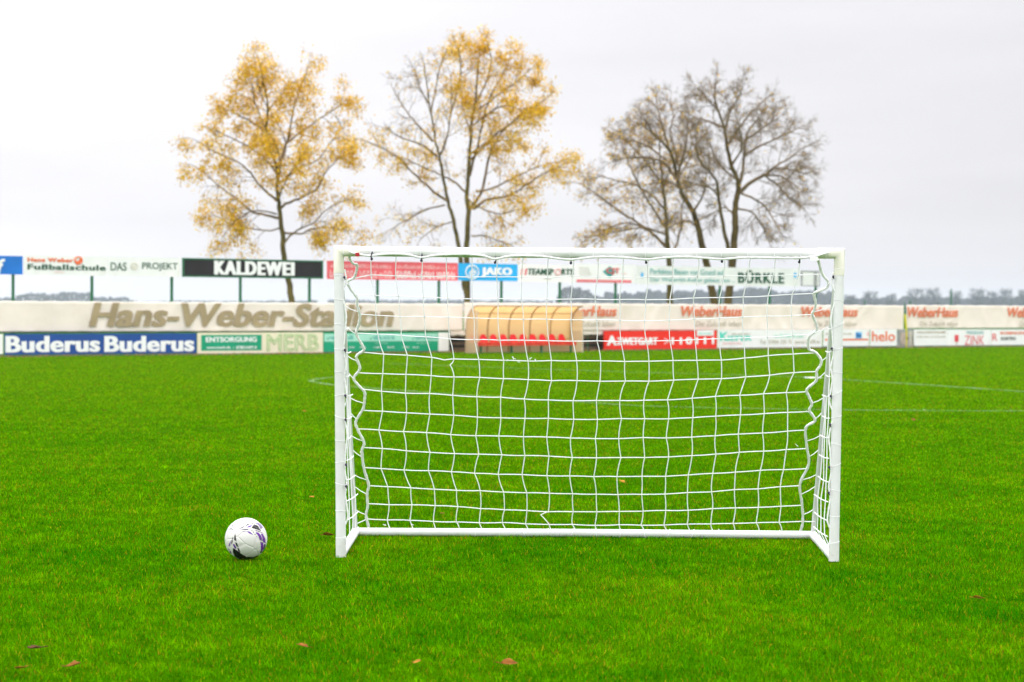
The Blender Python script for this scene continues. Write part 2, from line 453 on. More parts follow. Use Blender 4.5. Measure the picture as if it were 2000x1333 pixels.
# ------------------------------------------------------------------ ball
BALL = at_depth(480.5, 1053.0, 9.68)
BR = 41.2 * 9.68 / F
def in_poly(px, py, poly):
    r = np.zeros(len(px), bool); n = len(poly)
    for i in range(n):
        x0, y0 = poly[i]; x1, y1 = poly[(i + 1) % n]
        cnd = ((y0 > py) != (y1 > py)) & (px < (x1 - x0) * (py - y0) / (y1 - y0 + 1e-12) + x0)
        r ^= cnd
    return r
def make_ball():
    K, P, G = (.006, .004, .010), (.11, .006, .27), (.045, .03, .075)
    D = (.05, .003, .10); LG = (.13, .09, .22)
    polys = [
        (K, [(430, 870), (590, 970), (500, 1085), (470, 1080), (430, 960)]), (K, [(592, 985), (740, 1080), (760, 1150), (600, 1150), (515, 1085)]),
        (K, [(770, 1075), (900, 1085), (1040, 1050), (1060, 1060), (1000, 1130), (850, 1160), (760, 1150)]),
        (P, [(320, 970), (375, 930), (395, 1020), (370, 1040)]), (P, [(430, 770), (460, 775), (505, 885), (470, 880), (440, 810)]),
        (K, [(478, 735), (520, 740), (555, 850), (510, 820)]), (K, [(525, 860), (570, 880), (605, 965), (550, 930)]),
        (K, [(468, 520), (484, 560), (512, 710), (450, 660)]), (P, [(375, 690), (360, 810), (328, 825), (338, 770)]),
        (K, [(430, 580), (415, 740), (385, 780), (393, 690)]), (K, [(310, 415), (345, 400), (300, 440)]),
        (G, [(335, 438), (380, 393), (430, 428), (438, 445), (385, 420)]), (G, [(395, 310), (415, 308), (448, 390), (420, 362)]),
        (P, [(438, 265), (465, 340), (445, 320)]), (G, [(535, 437), (685, 342), (662, 385)]), (G, [(712, 352), (760, 300), (818, 288), (790, 322)]),
        (G, [(838, 304), (870, 278), (915, 268), (890, 300)]), (P, [(765, 388), (800, 345), (880, 322), (840, 372)]),
        (K, [(868, 388), (930, 303), (1010, 345), (1088, 468), (985, 432)]), (LG, [(950, 282), (1005, 262), (1075, 305), (1135, 380), (1085, 414), (1020, 330)]),
        (G, [(590, 442), (690, 418), (760, 418), (795, 444)]), (P, [(755, 474), (820, 480), (895, 560), (820, 528)]), (G, [(612, 468), (760, 478), (700, 490)]),
        (P, [(970, 502), (1030, 508), (1080, 580), (1122, 700), (1063, 682), (1030, 590)]), (P, [(1090, 538), (1130, 542), (1178, 640), (1195, 760), (1145, 732), (1120, 620)]),
        (P, [(1073, 728), (1140, 752), (1142, 880), (1105, 950), (1083, 932), (1090, 830)]), (D, [(1158, 775), (1200, 795), (1185, 890), (1140, 965), (1122, 957), (1155, 870)]),
        (K, [(1058, 955), (1090, 945), (1155, 968), (1110, 1005), (1065, 978)]), (G, [(920, 448), (1010, 458), (1080, 490), (1145, 535), (1040, 492)]),
        (P, [(318, 868), (348, 905), (325, 935)]),
        (K, [(812, 412), (838, 418), (834, 426), (810, 420)]), (K, [(862, 440), (884, 446), (880, 470), (860, 462)]), (K, [(898, 480), (924, 488), (918, 512), (895, 502)]),
        (K, [(935, 535), (962, 545), (956, 562), (932, 552)]), (K, [(975, 580), (995, 588), (988, 600), (972, 594)]),
        (G, [(590, 205), (612, 205), (606, 230), (592, 228)]), (G, [(640, 206), (672, 208), (672, 218), (640, 216)]), (G, [(728, 188), (750, 188), (746, 212), (732, 210)])]
    nu, nv = 400, 200
    th = np.linspace(0, 2 * np.pi, nu, endpoint=False); ph = np.linspace(0.0005, np.pi - .0005, nv + 1)
    TH, PH = np.meshgrid(th, ph)
    D3 = np.stack([np.sin(PH) * np.cos(TH), np.sin(PH) * np.sin(TH), np.cos(PH)], -1).reshape(-1, 3)
    fw = (CAM - BALL).normalized(); rt = Vector((0, 0, 1)).cross(fw).normalized(); up = fw.cross(rt)
    a = D3 @ np.array(rt); u = D3 @ np.array(up); f = D3 @ np.array(fw)
    qx = np.where(f >= 0, a, -a) * 502 + 734; qy = 652 - u * 502
    C = np.tile(np.array([.64, .63, .60]), (len(D3), 1)) 
    for cc, pl in polys:
        gx = sum(p[0] for p in pl) / len(pl); gy = sum(p[1] for p in pl) / len(pl); q_ = 1.22 if cc is P else 1.16 if cc is G else 1.08; pl = [(gx + (px - gx) * q_, gy + (py - gy) * 1.07) for px, py in pl]
        C[in_poly(qx, qy, pl)] = cc
    # panel seams of a 32-panel ball
    g_ = (1 + 5 ** .5) / 2
    pent = [(0, s1_, s2_ * g_) for s1_ in (1, -1) for s2_ in (1, -1)]; pent += [(p[1], p[2], p[0]) for p in pent[:4]] + [(p[2], p[0], p[1]) for p in pent[:4]]
    hx = [(x_, y_, z_) for x_ in (1, -1) for y_ in (1, -1) for z_ in (1, -1)]
    q0 = [(0, s1_ / g_, s2_ * g_) for s1_ in (1, -1) for s2_ in (1, -1)]; hx += q0 + [(p[1], p[2], p[0]) for p in q0] + [(p[2], p[0], p[1]) for p in q0]
    pn = np.array(pent, float); pn /= np.linalg.norm(pn, axis=1)[:, None]; hn = np.array(hx, float); hn /= np.linalg.norm(hn, axis=1)[:, None]
    rot = np.array(Matrix.Rotation(.7, 3, 'X') @ Matrix.Rotation(.45, 3, 'Y') @ Matrix.Rotation(.3, 3, 'Z'))
    sc = np.concatenate([(D3 @ (pn @ rot).T) / 2.32744, (D3 @ (hn @ rot).T) / 2.26728], 1)
    sc.sort(axis=1); gap = (sc[:, -1] - sc[:, -2]) * 2.3
    groove = np.exp(-(gap / .018) ** 2)
    dirt = np.clip(lowfreq(D3[:, 0] * 2 + D3[:, 2], D3[:, 1] * 2 - D3[:, 2], 9, 1.0, 4) - .25, 0, 1)[:, None]
    C = C * (1 - .25 * dirt) + np.array([.45, .42, .28]) * .25 * dirt
    V = D3 * (BR * (1 - .022 * groove))[:, None]
    i = np.arange(nu); Fl = []
    for j in range(nv):
        Fl.append(np.stack([j * nu + i, (j + 1) * nu + i, (j + 1) * nu + (i + 1) % nu, j * nu + (i + 1) % nu], 1))
    o = np_mesh('football', V, np.concatenate(Fl), M['ball'], C)
    o.data.polygons.foreach_set('use_smooth', [True] * len(o.data.polygons))
    o.location = BALL
    tag(o, 'white football with purple and black print lying on the grass left of the goal', 'ball')
make_ball()

# ------------------------------------------------------------------ goal
def make_goal():
    gl0 = at_ground(666, 1091); gr0 = at_ground(1628.5, 1099)
    root = empty('football_goal', ((gl0.x + gr0.x) / 2, (gl0.y + gr0.y) / 2, 0))
    tag(root, 'small white plastic football goal with a knotted white net standing on the lawn', 'goal')
    bpy.context.view_layer.update()
    inv = -Vector(root.location)
    L = lambda p: Vector(p) + inv
    YL, YR = gl0.y + .02, gr0.y + .02
    TL, TR = at_depth(661.5, 491, YL), at_depth(1639.5, 495.5, YR)
    BL, BRr = at_depth(666, 1082, YL), at_depth(1628.5, 1090, YR)
    KL, KR = at_depth(694, 1039, 10.72), at_depth(1588, 1045.5, 10.67)
    r = .0245
    for T, B in ((TL, BL), (TR, BRr)):
        d = (B - T).normalized()
        m = MB(); m.tube([L(T + d * .09), L(T.lerp(B, .5)), L(B + d * .004)], r, 20); m.build('post', M['tube'], root, True)
    ax = (TR - TL).normalized()
    m = MB(); m.tube([L(TL + ax * .085), L(TL.lerp(TR, .33) + Vector((0, 0, -.004))), L(TL.lerp(TR, .66) + Vector((0, 0, -.004))), L(TR - ax * .085)], r, 20); m.build('crossbar', M['tube'], root, True)
    # mitred corner joints
    for T, B, s in ((TL, BL, 1), (TR, BRr, -1)):
        d = (B - T).normalized(); a = ax * s; rr_ = r + .0012
        m = MB()
        n = 20; yv = Vector((0, 1, 0))
        ring = lambda c, e1, e2: [c + (e1 * math.cos(2 * math.pi * k / n) + e2 * math.sin(2 * math.pi * k / n)) * rr_ for k in range(n)]
        b0 = ring(T + d * .107, a, yv); c0 = [T + (d - a * -1) * 0 + a * (rr_ * math.cos(2 * math.pi * k / n)) + d * (rr_ * math.cos(2 * math.pi * k / n)) + yv * (rr_ * math.sin(2 * math.pi * k / n)) for k in range(n)]
        e0 = ring(T + a * .107, d, yv)
        m.v = [tuple(L(p)) for p in b0 + c0 + e0]
        for i in range(2):
            for k in range(n):
                m.f.append((i * n + k, i * n + (k + 1) % n, (i + 1) * n + (k + 1) % n, (i + 1) * n + k))
        m.build('corner_joint', M['joint'], root, True)
    for B, K_ in ((BL, KL), (BRr, KR)):
        d = (K_ - B).normalized(); f = Vector((0, 0, .002))
        m = MB(); m.tube([L(B + Vector((0, 0, -.002)) + d * .03), L(K_ - d * .03)], .0225, 16); m.build('side_bar', M['tube'], root, True)
        # slanted foot fitting
        up = (TL - BL).normalized() if B is BL else (TR - BRr).normalized()
        m = MB(); m.tube([L(B + up * .075), L(B - up * .016)], r + .0012, 20); m.build('foot_joint', M['foot'], root, True)
        m = MB(); m.sphere(L(K_), .0245, 16, 10); m.build('rear_corner_joint', M['tube'], root, True)
    bx = (KR - KL).normalized()
    m = MB(); m.tube([L(KL + bx * .01), L(KL.lerp(KR, .5) + Vector((0, 0, .002))), L(KR - bx * .01)], .0215, 16); m.build('rear_bar', M['tube'], root, True)
    # raking struts from the posts down to the rear corners
    sl0 = at_depth(668, 566, YL + .03); sr0 = at_depth(1631, 560, YR + .03)
    for a_, b_ in ((sl0, KL), (sr0, KR)):
        m = MB(); m.tube([L(a_), L(b_ + Vector((0, 0, .012)))], .0125, 12); m.build('strut', M['tube'], root, True)
    # ---------------- net
    p0 = TL + Vector((0, .028, -.02)); p1 = TR + Vector((0, .028, -.02)); p2 = KL + Vector((0, -.004, .02))
    pn = (p1 - p0).cross(p2 - p0).normalized()
    NP = lambda x, y: on_plane(x, y, p0, pn)
    rowx = [726, 724, 731, 734, 737, 748, 746.5, 745, 746, 740, 748, 743, 757, 759, 757, 763]
    rowxr = [1563, 1560, 1548, 1547, 1547, 1549, 1552, 1537, 1539, 1537, 1537, 1530, 1524, 1526, 1523, 1527]
    ys = {1: [(724, 538), (890, 541), (1062, 543), (1112, 540), (1300, 542), (1560, 538)], 2: [(731, 578), (920, 584), (1110, 585), (1300, 585), (1548, 576)],
          3: [(734, 617), (1000, 624), (1158, 626), (1300, 626), (1547, 616)], 4: [(737, 653), (925, 664.5), (1060, 665.5), (1160, 667), (1300, 666), (1547, 656)],
          5: [(748, 691), (840, 699), (886, 702), (978, 704), (1100, 706), (1265, 706), (1400, 704), (1550, 692)], 6: [(747, 730), (930, 738), (1070, 744), (1160, 745), (1310, 744), (1400, 740), (1551, 729)],
          7: [(746, 765), (930, 775), (1070, 781), (1110, 783), (1300, 781), (1440, 773), (1537, 768)], 8: [(744, 804), (880, 812), (1020, 818), (1160, 819), (1300, 818), (1400, 813), (1538, 805)],
          9: [(739, 840), (880, 849), (1020, 854), (1160, 857), (1300, 855), (1400, 852), (1536, 842)], 10: [(748, 877), (880, 886), (1020, 891), (1160, 894), (1300, 893), (1537, 879)],
          11: [(743, 916), (880, 922), (1020, 928), (1160, 931), (1300, 930), (1530, 917)], 12: [(757, 952), (880, 957), (1020, 962), (1160, 966), (1300, 966), (1525, 952)],
          13: [(759, 986), (880, 990), (1030, 998), (1160, 999.5), (1300, 998), (1525, 989)], 14: [(757, 1016), (880, 1019), (1030, 1023), (1160, 1026.6), (1300, 1025), (1525, 1020)]}
    rl = random.Random(4)
    NC = 18
    node = {}
    for rI in range(0, 16):
        for cI in range(NC):
            s = cI / (NC - 1)
            x = rowx[rI] * (1 - s) + rowxr[rI] * s + rl.uniform(-1.6, 1.6)
            if rI == 0: y = 497.5 + 5 * s
            elif rI == 15: y = 1033 + 8.0 * min(1, max(0, (x - 720) / 850))
            else:
                xs_, yy_ = zip(*ys[rI]); y = float(np.interp(x, xs_, yy_)) + rl.uniform(-1.0, 1.0)
            node[rI, cI] = (x, y)
    node[5, 3] = (886.5, 701.5); node[13, 7] = (1071, 1000)
    ropeL = [(684, 494), (683, 506), (691, 516), (697, 517), (696.5, 528), (691, 543), (679, 550), (684, 564), (697, 582), (697, 593), (703, 617), (700, 636), (696, 653), (710, 679), (709, 686), (696, 697), (703, 720), (691, 739), (701, 754), (712, 766), (712, 782), (709, 799), (695, 824), (699, 840), (711, 865), (707, 882), (711, 916), (720, 947), (717, 965), (718, 990), (715, 1007), (720, 1030)]
    ropeR = [(1597.6, 507), (1606, 535), (1617, 550), (1614, 563), (1594, 571), (1590, 576), (1593, 593), (1590, 607), (1587, 614), (1596, 643), (1580, 659), (1580, 682), (1592, 688), (1603.6, 703), (1602, 715), (1595, 725), (1594, 744), (1576, 761), (1580, 775), (1585.6, 790), (1581, 802), (1592, 822), (1574, 836), (1575.5, 871), (1579.5, 907), (1562.5, 946), (1566.5, 985), (1568, 1019), (1564, 1037)]
    def rope_x(rope, y):
        yy = [p[1] for p in rope]; return float(np.interp(y, yy, [p[0] for p in rope]))
    cr_ = .0027
    net = MB()
    def cord(pix, rad=cr_, wob=1.0, sides=6):
        P = []
        for i in range(len(pix) - 1):
            (x0, y0), (x1, y1) = pix[i], pix[i + 1]
            k = 3
            bx_, by_ = rl.uniform(-1, 1) * wob, rl.uniform(-1, 1) * wob
            for j in range(k):
                s = j / k; q = math.sin(math.pi * s)
                P.append((x0 + (x1 - x0) * s + bx_ * q, y0 + (y1 - y0) * s + by_ * q))
        P.append(pix[-1])
        net.tube([L(NP(*p)) for p in P], rad, sides)
    for rI in range(1, 15):
        yl = node[rI, 0][1]; yr = node[rI, NC - 1][1]
        if rI == 1: left = [(676, 551), (693, 544)]
        elif rI in (5, 7): left = [(rope_x(ropeL, yl - 3), yl - 4)]
        else: left = [(rope_x(ropeL, yl - 2), yl - 2)]
        right = [(rope_x(ropeR, yr - 2), yr - 2)]
        if rI == 14: left = [(697, 1023)] + left; right = right + [(1592, 1019)]
        pts = left + [node[rI, c] for c in range(NC)] + right
        if rI == 5: pts.insert(len(left) + 3, (868, 703.5))
        cord(pts, wob=.6)
    for cI in range(NC):
        pts = [node[rI, cI] for rI in range(0, 16)]
        if cI == 3: pts.insert(6, (879, 713))
        if cI == 7: pts.insert(14, (1056, 1006))
        cord(pts, wob=1.6)
        # tail wrapped once over the rear bar
        x, y = node[15, cI]
        a = at_depth(x, y, 10.70); 
    # knots
    for key, (x, y) in node.items():
        if 0 < key[0] < 15:
            net.sphere(L(NP(x, y)), .0046, 6, 4)
    # short frayed cord ends
    for x, y in [(1003, 702), (1012, 708), (990, 706), (1590, 690), (709, 803), (700, 845), (1575, 805), (752, 1027), (806, 1026), (1405, 1036), (1525, 1040), (706, 886), (1556, 871), (1035, 702), (1045, 704)]:
        p = NP(x, y)
        for k in range(3):
            q = p + Vector((rl.uniform(-.012, .012), -.004, rl.uniform(-.006, .016)))
            net.tube([L(p), L((p + q) / 2 + Vector((0, -.003, .003))), L(q)], .0016, 4)
    # side panels: cords from the corner rope to the lacing on the posts, and uprights between
    def side(rope, T, B, strut_top, K_, sgn):
        rp_ = [NP(x, y) for x, y in rope]
        post_at = lambda y: None
        lines = {f: [] for f in (.22, .48, .74)}
        yrow = [545, 590, 640, 686, 728, 768, 806, 842, 880, 918, 952, 986, 1014]
        for i, y in enumerate(yrow):
            a = NP(rope_x(rope, y), y)
            zt = a.z
            s = (zt - B.z) / (T.z - B.z); pz = B.lerp(T, s) + Vector((sgn * .030, .02, 0))
            b_ = pz + Vector((0, 0, rl.uniform(-.008, .008)))
            dz = rl.uniform(-.008, .008)
            mid = a.lerp(b_, .5) + Vector((rl.uniform(-.003, .003), 0, -.006 + dz * .4))
            f0 = .80 - .34 * i / 12
            if i >= 2: net.tube([L(a.lerp(b_, f0)), L(a.lerp(b_, (1 + f0) / 2) + Vector((0, 0, -.005))), L(b_)], cr_, 6)
            for f in lines:
                q = a.lerp(b_, 1 - (1 - f0) * f); q = q + Vector((rl.uniform(-.003, .003), 0, -.005))
                lines[f].append(q)
            if i < len(yrow) - 1:      # loose diagonal from the rope up to the strut
                y2 = y + (20 if i % 2 else 14)
                a2 = NP(rope_x(rope, y2), y2)
                k_ = (a2.z - K_.z) / (strut_top.z - K_.z); sp_ = K_.lerp(strut_top, k_) + Vector((0, -.01, (.035 if i % 2 else .05)))
                net.tube([L(a2), L(a2.lerp(sp_, .5) + Vector((0, 0, -.004))), L(sp_)], cr_ * .9, 6)
        for f, P in lines.items():
            P = P[3:] if f < .3 else P[5:]
            foot = K_.lerp(B, 1 - f * .6) + Vector((0, 0, .02))
            net.tube([L(p) for p in P + [foot]], cr_, 6)
    side(ropeL, TL, BL, sl0, KL, 1); side(ropeR, TR, BRr, sr0, KR, -1)
    net_o = net.build('net', M['cord'], root, True)
    # thicker border ropes
    def rope_obj(P3, rad=.0070):
        m = MB(); P = catmull(P3, 5)
        m.tube([L(p) for p in P], [rad * (1 + .16 * math.sin(i * 2.3)) for i in range(len(P))], 8)
        m.build('border_rope', M['rope'], root, True)
    rope_obj([NP(*p) for p in ropeL]); rope_obj([NP(*p) for p in ropeR])
    top = [(684, 493), (694, 496), (712, 499.5), (726, 500.5), (748, 498), (775, 497), (800, 499), (823, 504), (850, 500), (880, 498), (920, 498), (945, 501), (967, 506.5), (992, 502), (1020, 500.5), (1060, 502), (1090, 506), (1115, 508), (1150, 504), (1185, 503), (1220, 504), (1262, 507.5), (1300, 504), (1340, 503), (1375, 505), (1410, 507), (1450, 504), (1500, 504.5), (1535, 505), (1563, 504.5), (1590, 501), (1616, 494)]
    rope_obj([NP(x, y) + Vector((0, -.058, .0)) for x, y in top], .0058)
    for rope, T, B, sg in ((ropeL, TL, BL, 1), (ropeR, TR, BRr, -1)):
        P = []
        for i in range(24):
            s = .06 + .9 * i / 23
            P.append(T.lerp(B, s) + Vector((sg * (.030 + .006 * math.sin(i * 1.9) - .012 * (i % 5 == 2)), -.008, 0)))
        rope_obj(P, .0042)
    # cord lacing round posts and crossbar
    def wrap(c, axis, e1, e2, slant, r0):
        m = MB(); P = []
        for k in range(17):
            th = 2 * math.pi * k / 16
            P.append(L(c + e1 * math.cos(th) * r0 + e2 * math.sin(th) * r0 + axis * slant * math.cos(th)))
        m.tube(P, .0018, 6); m.build('lacing_cord', M['cord'], root, True)
    yv = Vector((0, 1, 0))
    LYs = [539, 587, 635, 684, 728, 773, 817, 862, 904, 947, 999, 1051]
    RYs = [525, 587, 636, 682, 728, 768, 815, 868, 909, 958, 1009, 1060]
    rw = r + .0003
    for ysx, T, B, sg in ((LYs, TL, BL, 1), (RYs, TR, BRr, -1)):
        d = (B - T).normalized(); ty = at = None
        for y in ysx:
            z = at_depth(1000, y, T.y).z + (0 if sg > 0 else .008)
            s = (T.z - z) / (T.z - B.z); c_ = T.lerp(B, s)
            wrap(c_, d, Vector((1, 0, 0)), yv, rl.uniform(-.006, .014) * sg, rw)
    for x in (672, 726, 775, 823, 870, 920, 967, 1010, 1030, 1062, 1115, 1160, 1208, 1262, 1312, 1362, 1410, 1460, 1512, 1563, 1612):
        s = (x - 661.5) / (1639.5 - 661.5); c_ = TL.lerp(TR, s) + Vector((0, 0, -.003))
        wrap(c_, ax, Vector((0, 0, 1)), yv, rl.uniform(-.004, .004), rw)
    for x in list(range(930, 1400, 47)):
        s = (x - 694) / (1588 - 694); c_ = KL.lerp(KR, s) + Vector((0, 0, .001))
        wrap(c_, bx, Vector((0, 0, 1)), yv, rl.uniform(-.01, .01), .024)
    # dark purple clips
    for x, y in ((726, 506), (823, 509), (967, 513), (1115, 514), (1262, 513), (1410, 511), (1561, 512)):
        p = at_depth(x, y, YL - .035); m = MB()
        m.sphere(L(p), .0065, 8, 6, (1, 1, 1.2)); m.tube([L(p), L(p + Vector((rl.uniform(-.004, .006), -.004, .012))), L(p + Vector((.003, .002, .034)))], .0034, 6)
        m.build('clip', M['clip'], root, True)
    for x0, ysx, T in ((675, (542, 684, 773, 820, 908, 950), YL), (1627, (541, 681, 774, 830, 913, 963), YR)):
        for y in ysx:
            xx = (672.5 + (y - 540) * .0085) if x0 == 675 else (1627.5 - (y - 540) * .021)
            p = at_depth(xx, y, T - .025); m = MB()
            m.sphere(L(p), .0062, 8, 6, (1, 1, 1.15)); m.tube([L(p), L(p + Vector((.004, 0, -.012)))], .003, 6)
            m.build('clip', M['clip'], root, True)
    p = at_depth(698, 498, YL - .045); m = MB(); q = L(p)
    m.box(q.x - .010, q.x + .010, q.y - .004, q.y + .004, q.z - .008, q.z + .010); m.build('red_tag', M['redtag'], root, bevel=.0015)
    p = at_depth(1590, 505.5, YR - .05); m = MB(); q = L(p)
    m.box(q.x - .019, q.x + .019, q.y - .002, q.y + .002, q.z - .011, q.z + .009); m.build('label_tag', M['ink_white'], root, bevel=.0008)
make_goal()
make_grass()

# ------------------------------------------------------------------ fallen leaves
LF = mat('dry_brown_leaf', (.20, .075, .014), .95, .35, 30, bump=.4)
LD = mat('dark_brown_leaf', (.085, .035, .014), .95, .35, 30, bump=.4)
LO = mat('ochre_leaf', (.36, .165, .02), .95, .3, 30, bump=.4)
def fallen_leaf(px, py, size, m_, label):
    p = at_ground(px, py, .026); o = empty('x') if False else None
    m = MB(); r_ = random.Random(int(px * 7 + py))
    n = 7; a0 = r_.uniform(0, 6.28); curl = r_.uniform(.2, .5)
    prof = [0, .38, .52, .46, .34, .18, 0]
    for i in range(n):
        s = i / (n - 1) - .5; wv = prof[i] * (1 + .25 * r_.uniform(-1, 1))
        for k in (-1, -.4, 0, .4, 1):
            m.v.append((s * size, wv * k * size * .8, size * (curl * abs(k) * wv * .9 + .25 * s * s + r_.uniform(-.02, .02))))
    for i in range(n - 1):
        for k in range(4):
            a = i * 5 + k; m.f.append((a, a + 5, a + 6, a + 1))
    m.tube([(-.5 * size, 0, .06 * size), (-.78 * size, .05 * size, .1 * size)], size * .018, 5)
    ob = m.build('fallen_leaf', m_, smooth=True)
    sl = ob.modifiers.new('thickness', 'SOLIDIFY'); sl.thickness = size * .015
    ob.location = p; ob.rotation_euler = (r_.uniform(-.35, .35), r_.uniform(-.35, .35), a0)
    tag(ob, label, 'leaf', 'fallen autumn leaves on the lawn')
for a in [
    (68, 1267, .075, LD, 'long dark brown leaf, the highest of the three leaves in the lower left corner'),
    (40, 1306, .058, LO, 'pale orange curled leaf closest to the lower left corner'),
    (143, 1300, .065, LF, 'flat brown leaf right of the pale orange leaf in the lower left corner'),
    (590, 1262, .045, LF, 'small orange brown leaf alone on the lawn in front of the ball'),
    (995, 1297, .06, LF, 'reddish brown leaf at the bottom edge in front of the goal'),
    (643, 1046, .07, LF, 'brown leaf clump between the ball and the left goal post'),
    (815, 1293, .035, LO, 'tiny pale leaf near the bottom edge left of the reddish brown leaf'),
    (293, 941, .055, LO, 'tan leaf on the open lawn above and left of the ball'),
    (608, 971, .04, LO, 'small yellowish leaf just left of the goal post'),
    (595, 804, .055, LO, 'bright ochre leaf on the lawn left of the upper goal post'),
    (202, 802, .06, LF, 'orange leaf far out on the left half of the pitch'),
    (1403, 820, .055, LO, 'ochre leaf seen through the right part of the net, upper one'),
    (1214, 941, .055, LO, 'yellow leaf seen through the lower middle of the net'),
    (1312, 881, .065, LF, 'brown leaf seen through the net right of the middle'),
    (1784, 820, .06, LF, 'orange leaf on the pitch right of the goal below the nearest line'),
    (1912, 1169, .05, LO, 'straw coloured leaf on the near lawn at the right'),
    (865, 1003, .03, LF, 'small brown speck of leaf behind the net low on the left')]:
    fallen_leaf(*a)

# ------------------------------------------------------------------ boards along the touchline
_fc = {}
def text_mesh(s, bold=0.0, shear=0.0, extrude=.004, spacing=1.0, outline=0.0):
    cu = bpy.data.curves.new('lettering', 'FONT'); cu.body = s; cu.size = 1; cu.offset = bold; cu.shear = shear
    cu.extrude = extrude; cu.space_character = spacing; cu.resolution_u = 4
    if outline: cu.fill_mode = 'NONE'; cu.extrude = 0; cu.offset = 0; cu.bevel_depth = outline
    ob = bpy.data.objects.new('lettering', cu); col.objects.link(ob)
    dg = bpy.context.evaluated_depsgraph_get(); dg.update()
    me = bpy.data.meshes.new_from_object(ob.evaluated_get(dg))
    bpy.data.objects.remove(ob); bpy.data.curves.remove(cu)
    return me
class Board:
    """a thing standing along the wall; all positions are given where the photo shows them"""
    def __init__(s, name, label, cat, x0, x1, yt, yb, off, group=None, zb=None):
        s.off = off; xm = (x0 + x1) / 2
        s.u0 = wall_uz(x0, yt, off)[0]; s.u1 = wall_uz(x1, yt, off)[0]
        s.zt = wall_uz(xm, yt, off)[1]; s.zb = wall_uz(xm, yb, off)[1]
        s.um = (s.u0 + s.u1) / 2
        s.base = s.zb if zb is None else zb
        s.root = empty(name, wall_pt(s.um, s.base, off), WANG)
        tag(s.root, label, cat, group)
    def l(s, px, py, out=0.0):
        u, z = wall_uz(px, py, s.off + out); return u - s.um, z - s.base
    def panel(s, name, m_, x0, x1, yt, yb, out=0.0, th=.012, bevel=0.0):
        xm = (x0 + x1) / 2
        a, b_ = s.l(x0, yt)[0], s.l(x1, yt)[0]; z1, z0 = s.l(xm, yt)[1], s.l(xm, yb)[1]
        m = MB(); m.box(a, b_, -out - th, -out, z0, z1); return m.build(name, m_, s.root, bevel=bevel)
    def body(s, m_, th=.03, name='panel'):
        m = MB(); m.box(s.u0 - s.um, s.u1 - s.um, 0, th, s.zb - s.base, s.zt - s.base); return m.build(name, m_, s.root)
    def frame(s, m_, wd=.03, th=.05, name='frame'):
        a, b_, c, d = s.u0 - s.um, s.u1 - s.um, s.zb - s.base, s.zt - s.base
        m = MB(); y0, y1 = -.012, th
        m.box(a - .003, b_ + .003, y0, y1, d - wd, d + .003); m.box(a - .003, b_ + .003, y0, y1, c - .003, c + wd)
        m.box(a - .003, a + wd, y0 + .002, y1 - .002, c + wd, d - wd); m.box(b_ - wd, b_ + .003, y0 + .002, y1 - .002, c + wd, d - wd)
        return m.build(name, m_, s.root)
    def text(s, body, m_, x0, x1, yt, yb, bold=0.0, shear=0.0, out=.004, name='lettering', spacing=1.0, outline=0.0):
        xm = (x0 + x1) / 2
        a, b_ = s.l(x0, yt)[0], s.l(x1, yt)[0]; z1, z0 = s.l(xm, yt)[1], s.l(xm, yb)[1]
        shift = max(0, bold - .02) * 1.5; bold = min(bold, .02); spacing *= 1 + shift * .9
        me = text_mesh(body, bold, shear, spacing=spacing, outline=outline); me.name = name
        n = len(me.vertices); co = np.empty(n * 3, np.float32); me.vertices.foreach_get('co', co); co = co.reshape(-1, 3)
        mn, mxx = co.min(0), co.max(0)
        o_ = np.empty_like(co)
        o_[:, 0] = a + (co[:, 0] - mn[0]) / (mxx[0] - mn[0]) * (b_ - a)
        o_[:, 2] = z0 + (co[:, 1] - mn[1]) / (mxx[1] - mn[1]) * (z1 - z0)
        o_[:, 1] = -out - (co[:, 2] - mn[2]) * .6
        me.vertices.foreach_set('co', o_.ravel()); me.update()
        if shift:                                   # heavier stems: the glyphs again, a little to each side and a hair behind
            bm = bmesh.new(); bm.from_mesh(me); dx = shift * (z1 - z0)
            for k, sx in enumerate((-1, 1, -.5, .5)):
                t2 = me.copy(); t2.transform(Matrix.Translation((sx * dx, .0006 * (k + 1), 0))); bm.from_mesh(t2); bpy.data.meshes.remove(t2)
            bm.to_mesh(me); bm.free()
        me.materials.clear(); me.materials.append(m_)
        o = bpy.data.objects.new(name, me); col.objects.link(o); o.parent = s.root; return o
    def scrawl(s, m_, x0, x1, yt, yb, seed=1, cap=.25, out=.004, name='small_print', word=7):
        """lettering too blurred to read in the photograph: rows of letter-sized strokes"""
        r_ = random.Random(seed); xm = (x0 + x1) / 2
        a, b_ = s.l(x0, yt)[0], s.l(x1, yt)[0]; z1, z0 = s.l(xm, yt)[1], s.l(xm, yb)[1]
        H = z1 - z0; lw = H * .62; x = a; m = MB(); k = 0; wl = r_.randint(4, word + 3)
        while x + lw * .8 < b_:
            w_ = lw * r_.uniform(.6, 1.0); hh = H * (1 if r_.random() < cap else r_.uniform(.66, .8)); st = w_ * .28
            kind = r_.randint(0, 3)
            m.box(x, x + st, -out - .003, -out, z0, z0 + hh)
            if kind != 3: m.box(x + w_ - st, x + w_, -out - .003, -out, z0, z0 + hh * r_.uniform(.6, 1))
            if kind in (0, 2): m.box(x + st, x + w_ - st, -out - .0025, -out, z0 + hh - H * .2, z0 + hh)
            if kind in (1, 2, 3): m.box(x + st, x + w_ - st, -out - .0025, -out, z0, z0 + H * .2)
            x += w_ + lw * .22; k += 1
            if k >= wl: x += lw * .2; k = 0; wl = r_.randint(3, word + 3)
        return m.build(name, m_, s.root)

